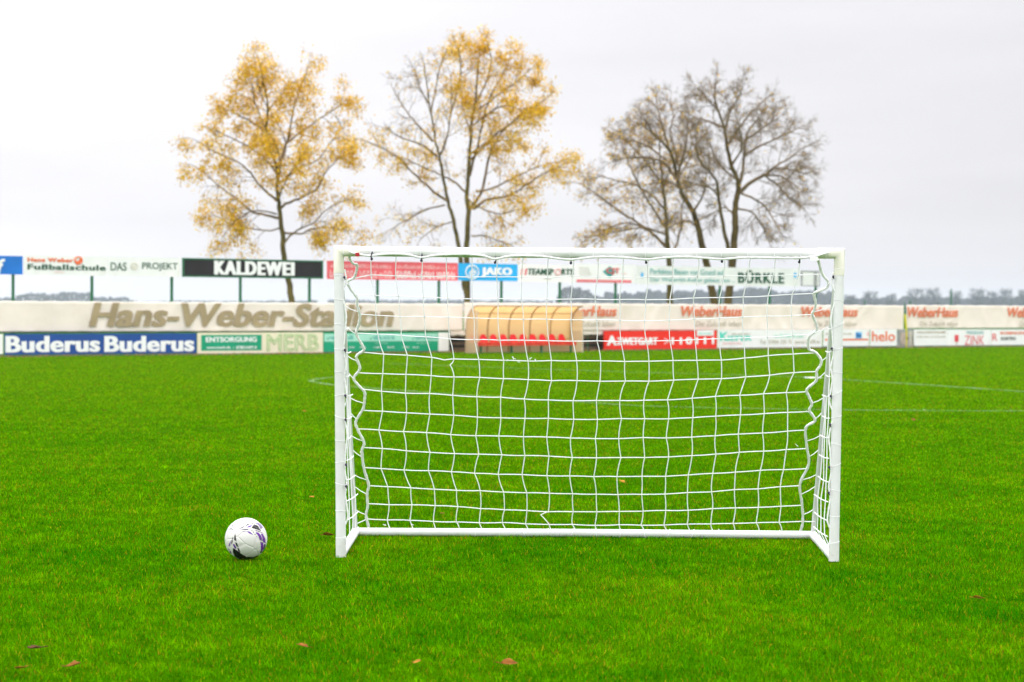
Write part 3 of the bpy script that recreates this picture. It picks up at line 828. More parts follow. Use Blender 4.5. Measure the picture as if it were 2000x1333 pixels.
# ---- lower row: advertising boards standing on the touchline
G1 = 'advertising boards along the foot of the touchline'
def low_board(name, label, x0, x1, yt, yb, m_, off=.35):
    b_ = Board(name, label, 'advertising board', x0, x1, yt, yb, off, G1, zb=0.0)
    b_.body(m_)
    m = MB(); w_ = b_.u1 - b_.u0
    m.box(-w_ / 2 + .005, w_ / 2 - .005, .004, .06, b_.zb - .055, b_.zb - .001); m.build('base_rail', M['green_metal'], b_.root)
    m = MB(); m.box(-w_ / 2 + .02, w_ / 2 - .02, .05, .075, 0, b_.zb - .05); m.build('gap_shade_strip', M['dark_fill'], b_.root)  # dark strip standing in for the shaded gap below the board
    k = max(2, int(w_ / 1.3) + 1)
    for i in range(k):
        u = -w_ / 2 + .1 + (w_ - .2) * i / (k - 1)
        m = MB(); m.box(u - .02, u + .02, .03, .07, 0, b_.zb + .25); m.build('stake', M['grey_metal'], b_.root)
    return b_
b_ = low_board('advertising_board', 'plain white board at the left edge beside the blue board', -75, 6, 653, 692, M['board_white'])
b_ = low_board('advertising_board', 'deep blue board with the same fat white word printed twice', 9, 384, 652, 691.5, M['board_blue'])
b_.text('Buderus', M['ink_white'], 12, 194, 656.5, 688.5, .052); b_.text('Buderus', M['ink_white'], 205, 378, 656.5, 687.5, .052)
b_ = low_board('advertising_board', 'cream board with a green panel reading ENTSORGUNG and big outlined letters', 386, 631, 650, 690, M['board_cream'])
b_.panel('green_panel', M['board_green'], 393, 511, 654.5, 685, .001, .004)
b_.text('ENTSORGUNG', M['ink_white'], 402, 501, 658.5, 668.5, 0.045, out=.007); b_.text('www.merb.de', M['ink_white'], 403, 450, 676.5, 681.5, .02, out=.007); b_.text('07801/697-0', M['ink_white'], 461, 501, 676, 682, .02, out=.007); b_.text('·', M['ink_white'], 455, 457, 678.5, 680.5, .02, out=.007)
b_.text('MERB', M['ink_lightgreen'], 521, 622, 653.5, 685, name='outline_lettering', outline=.013)
b_ = low_board('advertising_board', 'green board with pale mint upper band and white end panel, partly behind the left post', 632, 877, 649.5, 686.5, M['board_green'])
b_.panel('mint_band', M['board_mint'], 633, 855, 652, 667, .001, .003); b_.panel('white_panel', M['board_white'], 856, 876.5, 650, 686, .001, .004)
for i, x in enumerate((638, 722, 804)):
    b_.text('✓', M['board_green'], x, x + 6, 658, 664, .02, out=.006, name='tick_mark'); b_.scrawl(M['ink_teal'], x + 8, x + 52, 655.5, 663, 31 + i, .4, .006)
    b_.scrawl(M['board_mint'], x + 10, x + 36, 669, 671.5, 41 + i, .2)
for i, x in enumerate((662, 682, 702, 730, 757, 786, 806)):
    b_.scrawl(M['ink_white'], x, x + 13, 676.5, 680, 51 + i, .2)
b_ = low_board('advertising_board', 'bright red board with white lettering and number, right of the dugout', 1180, 1400, 646.5, 682, M['board_red'])
b_.text('A', M['ink_white'], 1186, 1204, 656, 675, 0.06); b_.text('ZWETGART', M['ink_white'], 1205, 1284, 659.5, 674, 0.055)
b_.text('>', M['ink_pink'], 1297, 1307, 660, 673, .01); b_.text('110111', M['ink_white'], 1312, 1394, 659, 673, 0.055, spacing=1.25)
b_.panel('white_sticker', M['board_white'], 1361, 1394, 645.5, 656, .003, .004); b_.scrawl(M['ink_mint'], 1364, 1390, 650, 653, 3, .2, .008)
b_ = low_board('advertising_board', 'white board with a big mint letter K, beside the red board', 1402, 1606, 644.5, 679, M['board_white'])
b_.text('K', M['ink_mint'], 1406, 1422, 649, 666, 0.06); b_.text('IEFER', M['ink_mint'], 1422, 1468, 656, 666, 0.05)
b_.scrawl(M['ink_palegrey'], 1430, 1467, 651, 654, 5, .5); b_.scrawl(M['board_mint'], 1512, 1570, 652, 660, 8, .3); b_.scrawl(M['ink_pink'], 1412, 1452, 668, 673, 9, .3)
b_.text('Tel. 07804 205 70  www.', M['ink_palegrey'], 1484, 1572, 664, 672, .005); b_.scrawl(M['ink_palegrey'], 1572, 1603, 664, 671, 12, .4)
b_ = low_board('advertising_board', 'white board with a red stripe and light blue square, partly behind the right post', 1609, 1698, 643.5, 676.5, M['board_white'])
b_.panel('red_stripe', M['ink_faded_orange'], 1611, 1696, 662, 665.5, .001, .003); b_.panel('blue_square', M['ink_blue'], 1671, 1683, 649, 661.5, .001, .004)
b_.text('Be', M['board_blue'], 1672.5, 1682, 651, 659, .02, out=.008); b_.scrawl(M['ink_palegrey'], 1612, 1664, 650, 654, 15, .3); b_.panel('orange_patch', M['ink_pink'], 1693, 1697, 648, 657, .001, .003)
b_ = low_board('advertising_board', 'white board with one short word in tall thin orange letters', 1700.5, 1752, 643.5, 676, M['board_white'])
b_.text('helo', M['ink_orange'], 1703, 1748, 647, 667, 0.012)
b_ = low_board('advertising_board', 'white board with pale grey lettering WELLNESSTRÄUME, right of the grey cabinet', 1786, 1850, 644, 675.5, M['board_white'])
b_.text('WELLNESSTRÄUME', M['ink_grey'], 1790, 1847, 646.5, 651.5, .005); b_.text('FÜR IHR ZUHAUSE', M['ink_palegrey'], 1790, 1847, 655.5, 660, .0)
b_ = low_board('advertising_board', 'cream white board with four tall thin red letters and a small red emblem', 1851, 1935.5, 644, 675, M['board_white'])
b_.text('ZINK', M['ink_red'], 1884, 1922, 656, 674, -.006); b_.text('PENSION', M['ink_teal'], 1888, 1920, 647, 653, .0); b_.panel('red_emblem', M['ink_red'], 1864.5, 1872, 654.5, 668, .001, .004)
b_.panel('emblem_foot', M['ink_palegrey'], 1867, 1869.5, 668.5, 674, .001, .004)
b_ = low_board('advertising_board', 'white board reading ELEKTRO in black, cut by the right edge', 1936.5, 2052, 644, 674, M['board_white'])
b_.text('R', M['ink_red'], 1938, 1948, 652, 666, .0); b_.text('ROSENLEHNER', M['ink_orange'], 1954, 2018, 648, 653.5, 0.035); b_.text('ELEKTRO', M['ink_black'], 1955, 1984, 658.5, 664.5, 0.03)

# ---- tarpaulin banners over a steel barrier
barrier = empty('steel_barrier', wall_pt(18, 0, .12), WANG)
tag(barrier, 'long green steel barrier carrying the cream banners along the touchline', 'barrier')
ub0, ub1 = wall_uz(-90, 650)[0] - 18, wall_uz(2090, 640)[0] - 18
zr = wall_uz(300, 648.5, .12)[1]; zt_ = wall_uz(300, 589.5, .12)[1]
m = MB(); m.tube([(ub0, 0, zr), ((ub0 + ub1) / 2, 0, zr), (ub1, 0, zr)], .024, 8); m.build('lower_rail', M['green_metal'], barrier, True)
m = MB(); m.tube([(ub0, .06, zt_ - .03), ((ub0 + ub1) / 2, .06, zt_ - .03), (ub1, .06, zt_ - .03)], .02, 8); m.build('upper_rail', M['green_metal'], barrier, True)
for px in (26, 103, 180, 258, 336, 403, 470, 537, 605, 672, 738, 800, 858, 920, 980, 1040, 1094, 1150, 1203, 1270, 1340, 1407, 1455, 1504, 1550, 1594, 1640, 1689, 1735, 1778, 1825, 1876, 1927, 1978):
    u = wall_uz(px, 640, .12)[0] - 18
    m = MB(); m.tube([(u, .06, 0), (u, .06, zt_ + .02)], .02, 8); m.build('upright', M['green_metal'], barrier, True)

def banner(label, x0, x1, yt, yb, seed, off=.2):
    b_ = Board('banner', label, 'banner', x0, x1, yt, yb, off, 'cream tarpaulin banners on the barrier')
    W_ = b_.u1 - b_.u0; H = b_.zt - b_.zb; nx, nz_ = max(20, int(W_ * 9)), 18
    r_ = random.Random(seed); folds = [(r_.uniform(-W_ / 2, W_ / 2), r_.uniform(-1.2, 1.2), r_.uniform(.05, .16), r_.uniform(.4, 1)) for _ in range(int(W_ * 1.1) + 2)]
    m = MB()
    def wr(x, z):
        v = .006 * math.sin(x * 3.1 + z * 2.2 + seed) + .004 * math.sin(x * 7.3 - z * 5 + seed)
        for fx, sl, wd_, am in folds:
            d = (x - fx - sl * (z - H / 2)) / wd_; v += .022 * am * math.exp(-d * d)
        return v
    for i in range(nx + 1):
        x = -W_ / 2 + W_ * i / nx; sag = .012 * (math.sin(i * .61 + seed) ** 2)
        for j in range(nz_ + 1):
            z = H * j / nz_
            zz = z - sag * (j / nz_) + sag * .6 * (1 - j / nz_)
            m.v.append((x, .022 - wr(x, z), zz))
    for i in range(nx):
        for j in range(nz_):
            a = i * (nz_ + 1) + j; m.f.append((a, a + nz_ + 1, a + nz_ + 2, a + 1))
    o = m.build('sheet', M['tarp'], b_.root, True)
    sm = o.modifiers.new('thickness', 'SOLIDIFY'); sm.thickness = .003
    return b_
def weber(b_, x0, x1, yt, yb, sx0, sx1, syt, syb):
    b_.text('WeberHaus', M['ink_faded_orange'], x0, x1, yt, yb, .035, .22, out=.012); b_.text('Die Zukunft leben', M['ink_palegrey'], sx0, sx1, syt, syb, .0, .22, out=.012, name='slogan_lettering')
b_ = banner('cream banner with the big slanted grey stadium name, left half of the touchline', -90, 905, 590.5, 648, 2)
b_.text('Hans-Weber-Stadion', M['ink_grey'], 175, 768, 592.5, 638.5, 0.046, .22, out=.012)
b_ = banner('long cream banner behind the dugout with three faded orange prints', 907, 1766, 594, 646, 3)
weber(b_, 1083, 1204, 598, 618.5, 1112, 1201, 627, 637.5); weber(b_, 1330, 1449, 598, 618.5, 1358, 1448, 627, 637.5); weber(b_, 1565, 1675, 599.5, 619, 1590, 1673, 627.5, 637.5)
b_ = banner('cream banner right of the yellow pole with two faded orange prints', 1771, 2085, 597, 641.5, 5)
weber(b_, 1772, 1871, 600.5, 620, 1796, 1870, 628, 637); weber(b_, 1968, 2062, 601, 620, 1990, 2061, 628, 637)
b_ = None

# hanging lower strips of the banner beside the dugout
b_ = Board('tarpaulin_flap', 'plain cream tarpaulin flap hanging below the banner left of the dugout', 'tarpaulin', 879, 912, 646, 656, .16)
m = MB(); w_ = b_.u1 - b_.u0; h_ = b_.zt - b_.zb
for i in range(13):
    for j in range(5): m.v.append((-w_ / 2 + w_ * i / 12, .01 * math.sin(i * 1.3 + j * .4), h_ * j / 4 - (.015 * math.sin(i * .9) if j == 0 else 0)))
for i in range(12):
    for j in range(4): a = i * 5 + j; m.f.append((a, a + 5, a + 6, a + 1))
o = m.build('sheet', M['tarp'], b_.root, True); o.modifiers.new('thickness', 'SOLIDIFY').thickness = .003
b_ = Board('tarpaulin_flap', 'plain cream tarpaulin flap hanging below the banner between dugout and red board', 'tarpaulin', 1134, 1178, 645, 654.5, .16)
m = MB(); w_ = b_.u1 - b_.u0; h_ = b_.zt - b_.zb
for i in range(13):
    for j in range(5): m.v.append((-w_ / 2 + w_ * i / 12, .01 * math.sin(i * 1.1 + j * .5), h_ * j / 4 - (.012 * math.sin(i * .8) if j == 0 else 0)))
for i in range(12):
    for j in range(4): a = i * 5 + j; m.f.append((a, a + 5, a + 6, a + 1))
o = m.build('sheet', M['tarp'], b_.root, True); o.modifiers.new('thickness', 'SOLIDIFY').thickness = .003

# wooden rail fence in the gap behind the dugout
u0, u1 = wall_uz(862, 660, .05)[0], wall_uz(1192, 660, .05)[0]
wf = empty('wooden_fence', wall_pt((u0 + u1) / 2, 0, .05), WANG)
tag(wf, 'dark brown wooden rail fence showing on both sides of the dugout', 'fence')
hw = (u1 - u0) / 2
for z0, z1 in ((.035, .13), (.2, .3), (.37, .46), (.53, .62)):
    m = MB(); m.box(-hw, hw, -.02, .012, z0, z1); m.build('rail', M['wood'], wf, bevel=.006)
for i in range(6):
    u = -hw + .05 + (2 * hw - .1) * i / 5
    m = MB(); m.box(u - .045, u + .045, .014, .1, 0, .68); m.build('fence_post', M['wood'], wf, bevel=.008)
m = MB(); m.box(-hw, hw, .11, .13, 0, .60); m.build('dark_backing_sheet', M['dark_fill'], wf)  # dark sheet behind the rails, closing the gaps between them

# dugout ------------------------------------------------------------
def make_dugout():
    off = .62
    p = at_ground(909, 690.5); u0 = (p - W0).dot(WT); off = (p - W0).dot(WN)
    u1 = wall_uz(1113, 660, off)[0]; Ln = u1 - u0
    root = empty('dugout', wall_pt(u0 + Ln / 2, 0, off), WANG)
    tag(root, 'team dugout with curved amber canopy and a row of red seats on the far touchline', 'dugout')
    H = wall_uz(1020, 598.5, off - 0)[1]; D = .62
    prof = []                                     # (y toward pitch is negative, z)
    for i in range(15):
        s = i / 14
        if s < .35: prof.append((0 - .03 * s / .35, H * .55 * s / .35))
        else:
            a = (s - .35) / .65 * math.pi / 2
            prof.append((-.03 - (D - .03) * (1 - math.cos(a)) , H * .55 + (H * .45) * math.sin(a)))
    m = MB(); n = len(prof)
    zs = [q for q in prof if q[1] > .30]
    low = [(0, .30)] + [q for q in prof if q[1] > .30]
    nx = 16
    for i in range(nx + 1):
        x = -Ln / 2 + Ln * i / nx
        for y, z in low: m.v.append((x, y, z))
    k = len(low)
    for i in range(nx):
        for j in range(k - 1):
            a = i * k + j; m.f.append((a, a + k, a + k + 1, a + 1))
    o = m.build('canopy', M['amber'], root, True); o.modifiers.new('thickness', 'SOLIDIFY').thickness = .006
    for i in range(6):
        x = -Ln / 2 + Ln * i / 5
        m = MB(); m.tube([(x, y - .016, z) for y, z in prof], .017, 8); m.build('rib', M['bronze'], root, True)
    # side sheets
    for x in (-Ln / 2 - .012, Ln / 2 + .012):
        poly = [(-D, 0.02)] + [(-D, H * .90)] + [(y, z) for y, z in reversed(prof) if z < H * .97]
        m = MB(); b0 = len(m.v)
        m.v = [(x - .003, y, z) for y, z in poly] + [(x + .003, y, z) for y, z in poly]; q = len(poly)
        m.f = [tuple(range(q)), tuple(q + i for i in reversed(range(q)))] + [(i, q + i, q + (i + 1) % q, (i + 1) % q) for i in range(q)]
        m.build('side_sheet', M['side'], root)
        m = MB(); m.tube([(x, -D, 0), (x, -D, H * .9)], .014, 8); m.build('front_upright', M['alu'], root, True)
    m = MB(); m.tube([(-Ln / 2, -D, H), (0, -D, H), (Ln / 2, -D, H)], .016, 8); m.build('front_beam', M['bronze'], root, True)
    yb, zb_ = prof[9]
    m = MB(); m.tube([(-Ln / 2, yb - .02, zb_), (Ln / 2, yb - .02, zb_)], .010, 8); m.build('purlin', M['bronze'], root, True)
    m = MB(); m.box(-Ln / 2, Ln / 2, .004, .02, .02, .30); m.build('back_board', M['side'], root)
    # bench
    zs_ = .27
    m = MB(); m.box(-Ln / 2 + .12, Ln / 2 - .06, -.40, -.30, zs_ - .06, zs_ + .055); m.build('bench_beam', M['seat_orange'], root, bevel=.01)
    for i in range(4):
        x = -Ln / 2 + .3 + (Ln - .5) * i / 3
        m = MB(); m.box(x - .025, x + .025, -.36, -.30, 0, zs_ - .06); m.box(x - .025, x + .025, -.40, -.12, 0, .02); m.build('bench_leg', M['green_metal'], root)
    sp_ = (Ln - .36) / 9.6
    def seat_mesh():
        m = MB(); w_ = sp_ * .34
        pr = [(-.42, .015), (-.38, .045), (-.26, .03), (-.16, .035), (-.10, .09), (-.075, .18), (-.06, .262)]
        wd = [.95, 1.05, 1.1, 1.1, 1.08, .95, .62]
        for (y, z), q in zip(pr, wd):
            for kx in (-1, -.6, 0, .6, 1):
                m.v.append((kx * w_ * q, y - .02 * abs(kx) * (z > .06), zs_ + z + .014 * (abs(kx) == 1) * (z < .06) - .02 * (abs(kx) == 1) * (z > .25)))
        for i in range(len(pr) - 1):
            for j in range(4): a = i * 5 + j; m.f.append((a, a + 1, a + 6, a + 5))
        return m
    first = None
    for i in range(10):
        x = -Ln / 2 + .20 + sp_ * i
        if first is None:
            first = seat_mesh().build('seat', M['seat_red'], root, True); o = first
            first.modifiers.new('thickness', 'SOLIDIFY').thickness = .012
        else:
            o = first.copy(); col.objects.link(o); o.parent = root
        o.location = (x, .0, 0)
M['bronze'] = mat('bronze_frame', (.30, .17, .07), .45, .15, 5)
M['alu'] = mat('pale_aluminium_frame', (.55, .52, .46), .45, .1, 5)
make_dugout()

# grey cabinet in the gap between the boards
b_ = Board('metal_cabinet', 'grey metal cabinet with a pale pink door in the gap between white boards', 'cabinet', 1754, 1785, 644, 677, .25, zb=0.0)
w_ = b_.u1 - b_.u0; z1 = b_.zt
m = MB(); m.box(-w_ / 2, w_ / 2, 0, .35, 0, z1); m.build('cabinet_body', M['grey_metal'], b_.root, bevel=.01)
m = MB(); m.box(-w_ * .36, w_ * .12, -.02, -.001, .1, z1 - .1)
M['door'] = mat('pale_pink_door', (.50, .40, .36), .5, .2, 4, stain=(.25, .24, .12), stain_amt=.6, stain_scale=3)
d = m.build('door', M['door'], b_.root, bevel=.004)
m = MB(); m.box(w_ * .05, w_ * .085, -.04, -.021, z1 * .45, z1 * .58); m.build('handle', M['dark_fill'], d)
m = MB(); m.box(w_ * .18, w_ * .44, -.012, -.001, .06, z1 - .06); m.build('vent_panel', M['alu'], b_.root)

# yellow and green pole, leaning against the banner
u, zt0 = wall_uz(1767, 592, .5); _, zb0 = wall_uz(1770, 645, .5); _, zm = wall_uz(1768, 614, .5); u2 = wall_uz(1770.5, 645, .5)[0]
o = empty('marker_pole', wall_pt(u2, 0, .5), WANG); tag(o, 'slim leaning pole, yellow below and green above, in front of the banner seam', 'pole')
m = MB(); m.tube([(0.0, 0, 0), (-.0, 0, zb0), (u - u2 + .02, 0, zm)], [.02, .03, .034], 8); m.build('yellow_shaft', M['yellow'], o, True)
m = MB(); m.tube([(u - u2 + .02, 0, zm + .001), (u - u2, 0, zt0)], [.032, .018], 8); m.build('green_shaft', M['green_metal'], o, True)

# ---- upper row: billboards on posts behind the banner
G2 = 'billboards on green posts above the banner'
UO = -.35
def high_board(name, label, x0, x1, yt, yb, m_, frame=None, wd=.025):
    b_ = Board(name, label, 'billboard', x0, x1, yt, yb, UO, G2)
    b_.body(m_)
    if frame: b_.frame(frame, wd)
    return b_
b_ = high_board('billboard', 'bright blue billboard with a white slanted letter, cut by the left edge', -75, 44.5, 499.5, 536, M['board_sky'])
b_.text('f', M['ink_white'], -6, 9, 506, 535, .04, .25)
b_ = high_board('billboard', 'white billboard with an orange line above the dark green word Fußballschule', 47, 208, 500, 538.5, M['board_white'])
b_.text('Hans Weber', M['ink_orange'], 54, 143, 504, 512.5, 0.055, spacing=1.05); b_.text('Fußballschule', M['ink_green'], 54, 206, 517, 528, 0.055, spacing=1.05)
b_.scrawl(M['ink_pink'], 106, 126, 530, 533.5, 4, .4)
def ring_part(b_, name, m_, px, py, rx, ry=None, out=.006, fill=False, wid=.22, rot=0):
    x, z = b_.l(px, py); x1 = b_.l(px + rx, py)[0]; z1 = b_.l(px, py - (ry or rx))[1]
    a, c = x1 - x, z1 - z; m = MB(); n = 28
    if fill: m.prism([(x + a * math.cos(-t_), z + c * math.sin(-t_)) for t_ in np.linspace(0, 2 * math.pi, n)[:-1]], -out, -out + .003)
    else:
        P = [(x + a * math.cos(t_), -out, z + c * math.sin(t_)) for t_ in np.linspace(0, 2 * math.pi, n)]
        m.tube(P, wid * c, 6)
    return m.build(name, m_, b_.root)
ring_part(b_, 'ball_emblem', M['ink_orange'], 153, 509, 7, 7)
m = MB(); x, z = b_.l(150, 516); m.prism([(x - .05, z + .03), (x, z - .04), (x + .14, z + .10), (x + .1, z + .14), (x + .01, z + .06), (x - .03, z + .1)], -.008, -.004); m.build('heart_emblem', M['ink_orange'], b_.root)
b_ = high_board('billboard', 'white billboard with thin dark capitals either side of a small round emblem', 210, 353, 503, 540.5, M['board_white'])
b_.text('DAS', M['ink_green'], 216, 247, 513, 529, 0.008); b_.text('PROJEKT', M['ink_green'], 277.5, 347, 513.5, 530, 0.008)
ring_part(b_, 'round_emblem', M['ink_gold'], 262, 520.5, 6, 6, wid=.16); ring_part(b_, 'round_emblem_core', M['ink_gold'], 262, 521.5, 2.5, 2.5, fill=True)
b_ = high_board('billboard', 'black billboard in a green frame with heavy white capitals', 357, 631, 507, 543, M['board_black'], M['green_metal'], .04)
b_.text('KALDEWEI', M['ink_white'], 420, 573.5, 511, 538, 0.07, out=.006, spacing=1.1)
b_ = high_board('billboard', 'faded red billboard with blurred white print, partly behind the left goal post', 640, 769, 511, 546, M['board_pink'], M['board_pink'])
b_.scrawl(M['ink_pink'], 646, 766, 516, 523.5, 71, .3); b_.scrawl(M['ink_pink'], 644, 766, 529, 543, 72, .9)
b_ = high_board('billboard', 'faded red billboard with blurred white print, touching the light blue billboard', 771, 893.5, 513, 547.5, M['board_pink'], M['board_pink'])
b_.scrawl(M['ink_pink'], 776, 890, 518, 525.5, 73, .3); b_.scrawl(M['ink_white'], 775, 890, 531, 544.5, 74, .9)
b_ = high_board('billboard', 'light blue billboard with white capitals beside a round white emblem', 895.5, 1011, 515.5, 549, M['board_cyan'])
b_.text('JAKO', M['ink_white'], 941, 999, 523, 542, 0.075)
ring_part(b_, 'round_emblem', M['ink_white'], 922, 532, 12.5, 13, wid=.10)
m = MB(); (x, z), (x2, z2) = b_.l(913, 540), b_.l(931, 523); sx_, sz_ = x2 - x, z2 - z
for pl in ([(0, .15), (.5, .0), (1, .2), (.6, .3)], [(.1, .35), (.55, .35), (.75, .95), (.5, .8)], [(.6, .4), (1, .35), (.85, .75)]):
    m.prism([(x + a * sx_, z + c_ * sz_) for a, c_ in pl], -.008, -.003)
m.build('emblem_bird', M['ink_white'], b_.root)
b_ = high_board('billboard', 'white billboard lettered in red and dark green beside the light blue one', 1013, 1123, 517.5, 551.5, M['board_white'])
b_.text('11', M['ink_red'], 1017, 1029, 525, 537.5, 0.05, .15); b_.text('TEAMSP', M['ink_green'], 1031, 1081, 525, 537.5, 0.055, .1); b_.text('RTS', M['ink_green'], 1096, 1120, 525.5, 537.5, 0.055, .1)
ring_part(b_, 'letter_ball', M['ink_pink'], 1089, 531, 5, 6, wid=.3); b_.scrawl(M['ink_palegrey'], 1063, 1077, 543.5, 546, 6, .2)
b_ = high_board('billboard', 'white billboard with a teal diamond logo and a pink strip along its foot', 1125, 1241, 516.5, 553, M['board_white'])
b_.panel('pink_strip', M['board_pink'], 1126, 1233, 547, 552.5, .001, .003); b_.scrawl(M['ink_pink'], 1130, 1230, 548.5, 551, 81, .2, .006)
for i, y in enumerate((523, 528, 533, 538)): b_.scrawl(M['ink_palegrey'], 1131, 1151 + 4 * (i > 1), y, y + 1.8, 82 + i, .2)
m = MB(); pts = [b_.l(1177, 531), b_.l(1191, 520), b_.l(1203, 531), b_.l(1191, 543)]; m.prism(list(reversed(pts)), -.006, -.002); m.build('diamond_logo', M['ink_teal'], b_.root)
b_.text('CJT', M['ink_red'], 1184, 1210, 524, 537.5, .03, out=.012); b_.scrawl(M['ink_pink'], 1214, 1225, 533, 536, 90, .2)
b_ = high_board('billboard', 'long grey white billboard with a two line slogan and large dark green capitals', 1243, 1563, 522.5, 558, M['board_grey'])
b_.text('Perfektes Bauen von Grund auf', M['ink_teal'], 1270, 1414, 526, 537, .0); b_.text('Der WeberIth-Keller gebaut von ...', M['ink_teal'], 1270, 1436, 543, 553.5, .0)
b_.text('BÜRKLE', M['ink_green'], 1442, 1531, 528.5, 554, 0.045, spacing=1.12)
for x in (1254, 1553): ring_part(b_, 'drop_emblem', M['ink_blue'], x, 538, 3, 6, fill=True)
b_ = Board('empty_billboard', 'empty billboard frame with a blank pale sheet at the right end of the row', 'billboard', 1566, 1601, 529.5, 559.5, UO)
b_.body(M['board_grey'], .01); b_.frame(M['grey_metal'], .03); b_.panel('frame_bar', M['grey_metal'], 1590, 1594.5, 530, 559, .016, .02)
# posts
POSTX = [(26, 537), (180, 540), (336, 541), (470, 543), (605, 544), (738, 547), (858, 548), (980, 549), (1094, 552), (1203, 553), (1407, 557), (1504, 558), (1594, 560)]
WHERE = ['left edge of the orange lettered billboard', 'right end of the orange lettered billboard', 'right end of the billboard in thin dark capitals', 'left half of the black billboard', 'right end of the black billboard', 'first faded red billboard', 'second faded red billboard', 'light blue billboard', 'red and green lettered billboard', 'billboard with the teal diamond', 'slogan of the long billboard', 'large dark green capitals of the long billboard', 'empty frame at the end of the row']
for (px, py), wh in zip(POSTX, WHERE):
    u, z = wall_uz(px, py - 22, UO - .05)
    m = MB(); m.box(-.034, .034, -.02, .04, 0, z); o = m.build('billboard_post', M['green_metal'], bevel=.006)
    o.location = wall_pt(u, 0, UO - .06); o.rotation_euler = (0, 0, WANG)
    tag(o, 'green steel post under the ' + wh, 'post', 'green posts of the billboards')
# slender poles beyond the banner
for px, yt, lab in ((1858, 566, 'slender dark pole rising above the right hand banner'), (1778, 588, 'short post end showing above the banner right of the yellow pole'), (1689, 589, 'short post end showing above the banner just right of the goal')):
    u, z = wall_uz(px, yt, -.6); m = MB(); m.tube([(0, 0, 0), (0, 0, z * .5), (0, 0, z)], [.035, .03, .022], 8); m.sphere((0, 0, z), .03, 8, 5)
    o = m.build('slender_pole', M['green_metal'], smooth=True); o.location = wall_pt(u, 0, -.6); tag(o, lab, 'pole')

# leaf litter at the foot of the boards
def litter():
    n = 4200; u = rng.uniform(wall_uz(-60, 690)[0], wall_uz(2060, 676)[0], n); o_ = .42 + np.abs(rng.normal(0, .35, n)) + .25 * np.clip(lowfreq(u, u * 0, 8, .3, 3), 0, 1)
    s = rng.uniform(.02, .05, n); a = rng.uniform(0, 6.28, n); z = rng.uniform(.012, .04, n)
    cx = W0.x + WT.x * u + WN.x * o_; cy = W0.y + WT.y * u + WN.y * o_
    V = np.zeros((n, 4, 3))
    for k in range(4):
        th = a + k * np.pi / 2; V[:, k, 0] = cx + np.cos(th) * s * (1 if k % 2 else .6); V[:, k, 1] = cy + np.sin(th) * s * (1 if k % 2 else .6)
        V[:, k, 2] = z + rng.uniform(-.01, .02, n)
    C = np.array([.30, .15, .04]) * rng.uniform(.4, 1.3, (n, 1)) + rng.uniform(0, .05, (n, 3))
    tag(np_mesh('leaf_litter', V.reshape(-1, 3), np.arange(n * 4).reshape(-1, 4), M['leaf'], np.repeat(C, 4, 0)), 'brown leaf litter strewn along the foot of the boards', 'leaves', kind='stuff')
litter()

# ------------------------------------------------------------------ trees
class Tree:
    def __init__(s, Y, seed):
        s.Y = Y; s.r = random.Random(seed); s.thick = []; s.twigs = []; s.pts = []
    def limb(s, pix, r0, r1, ydev=0.0, y0=0.0):
        n = len(pix); P = []
        for i, (x, y) in enumerate(pix):
            k = i / (n - 1); P.append(at_depth(x, y if y > 560 else 560 - (560 - y) * .953, s.Y + y0 + ydev * k))
        P = catmull(P, 4); m = len(P)
        for i in range(1, m - 1): P[i] = P[i] + Vector((s.r.uniform(-1, 1), s.r.uniform(-1, 1), s.r.uniform(-1, 1))) * .025
        rad = [(r0 + (r1 - r0) * (i / (m - 1)) ** .8) * s.Y / F for i in range(m)]
        return (P, rad)
    def grow(s, P, d, length, rad, level, maxlev, droop, kids, out):
        """a wavy shoot; its own children are grown in turn"""
        r = s.r; seg = 4 if level < maxlev else 3; Q = [P]; dd = d.normalized()
        for i in range(seg):
            dd = (dd + Vector((r.uniform(-1, 1), r.uniform(-1, 1), r.uniform(-1, 1))) * .20 + Vector((0, 0, -droop * (i + 1) / seg))).normalized()
            Q.append(Q[-1] + dd * length / seg)
        rr_ = [max(.0046, rad * (1 - .75 * i / seg)) for i in range(seg + 1)]
        s.twigs.append((Q, rr_, level)); 
        if level >= maxlev:
            out.append(Q); return
        for k in range(kids[level]):
            j = r.uniform(.25, 1.0) * seg; i = min(int(j), seg - 1); p = Q[i].lerp(Q[i + 1], j - i)
            ax_ = (Q[i + 1] - Q[i]).normalized(); o = ax_.orthogonal().normalized(); o = (Matrix.Rotation(r.uniform(0, 6.283), 3, ax_) @ o)
            nd = ax_ * r.uniform(.5, 1.0) + o * r.uniform(.45, .95)
            s.grow(p, nd, length * r.uniform(.4, .68), rad * .45, level + 1, maxlev, droop, kids, out)
    def dress(s, limb, n, length, maxlev, droop, kids, start=.2, up=.25, out=None, rad=.016):
        P, R_ = limb; r = s.r; m = len(P)
        for k in range(n):
            f = start + (1 - start) * (k + r.random()) / n; j = f * (m - 1); i = min(int(j), m - 2); p = P[i].lerp(P[i + 1], j - i)
            ax_ = (P[i + 1] - P[i]).normalized(); o = ax_.orthogonal().normalized(); o = Matrix.Rotation(r.uniform(0, 6.283), 3, ax_) @ o
            nd = ax_ * r.uniform(.4, .9) + o * r.uniform(.5, 1.0) + Vector((0, 0, up))
            s.grow(p, nd, length * r.uniform(.6, 1.15) * (1.15 - .45 * f), min(rad, R_[i] * .7), 0, maxlev, droop, kids, out)
        s.grow(P[-1], (P[-1] - P[-2]), length * .7, R_[-1] * .9, 0, maxlev, droop, kids, out)

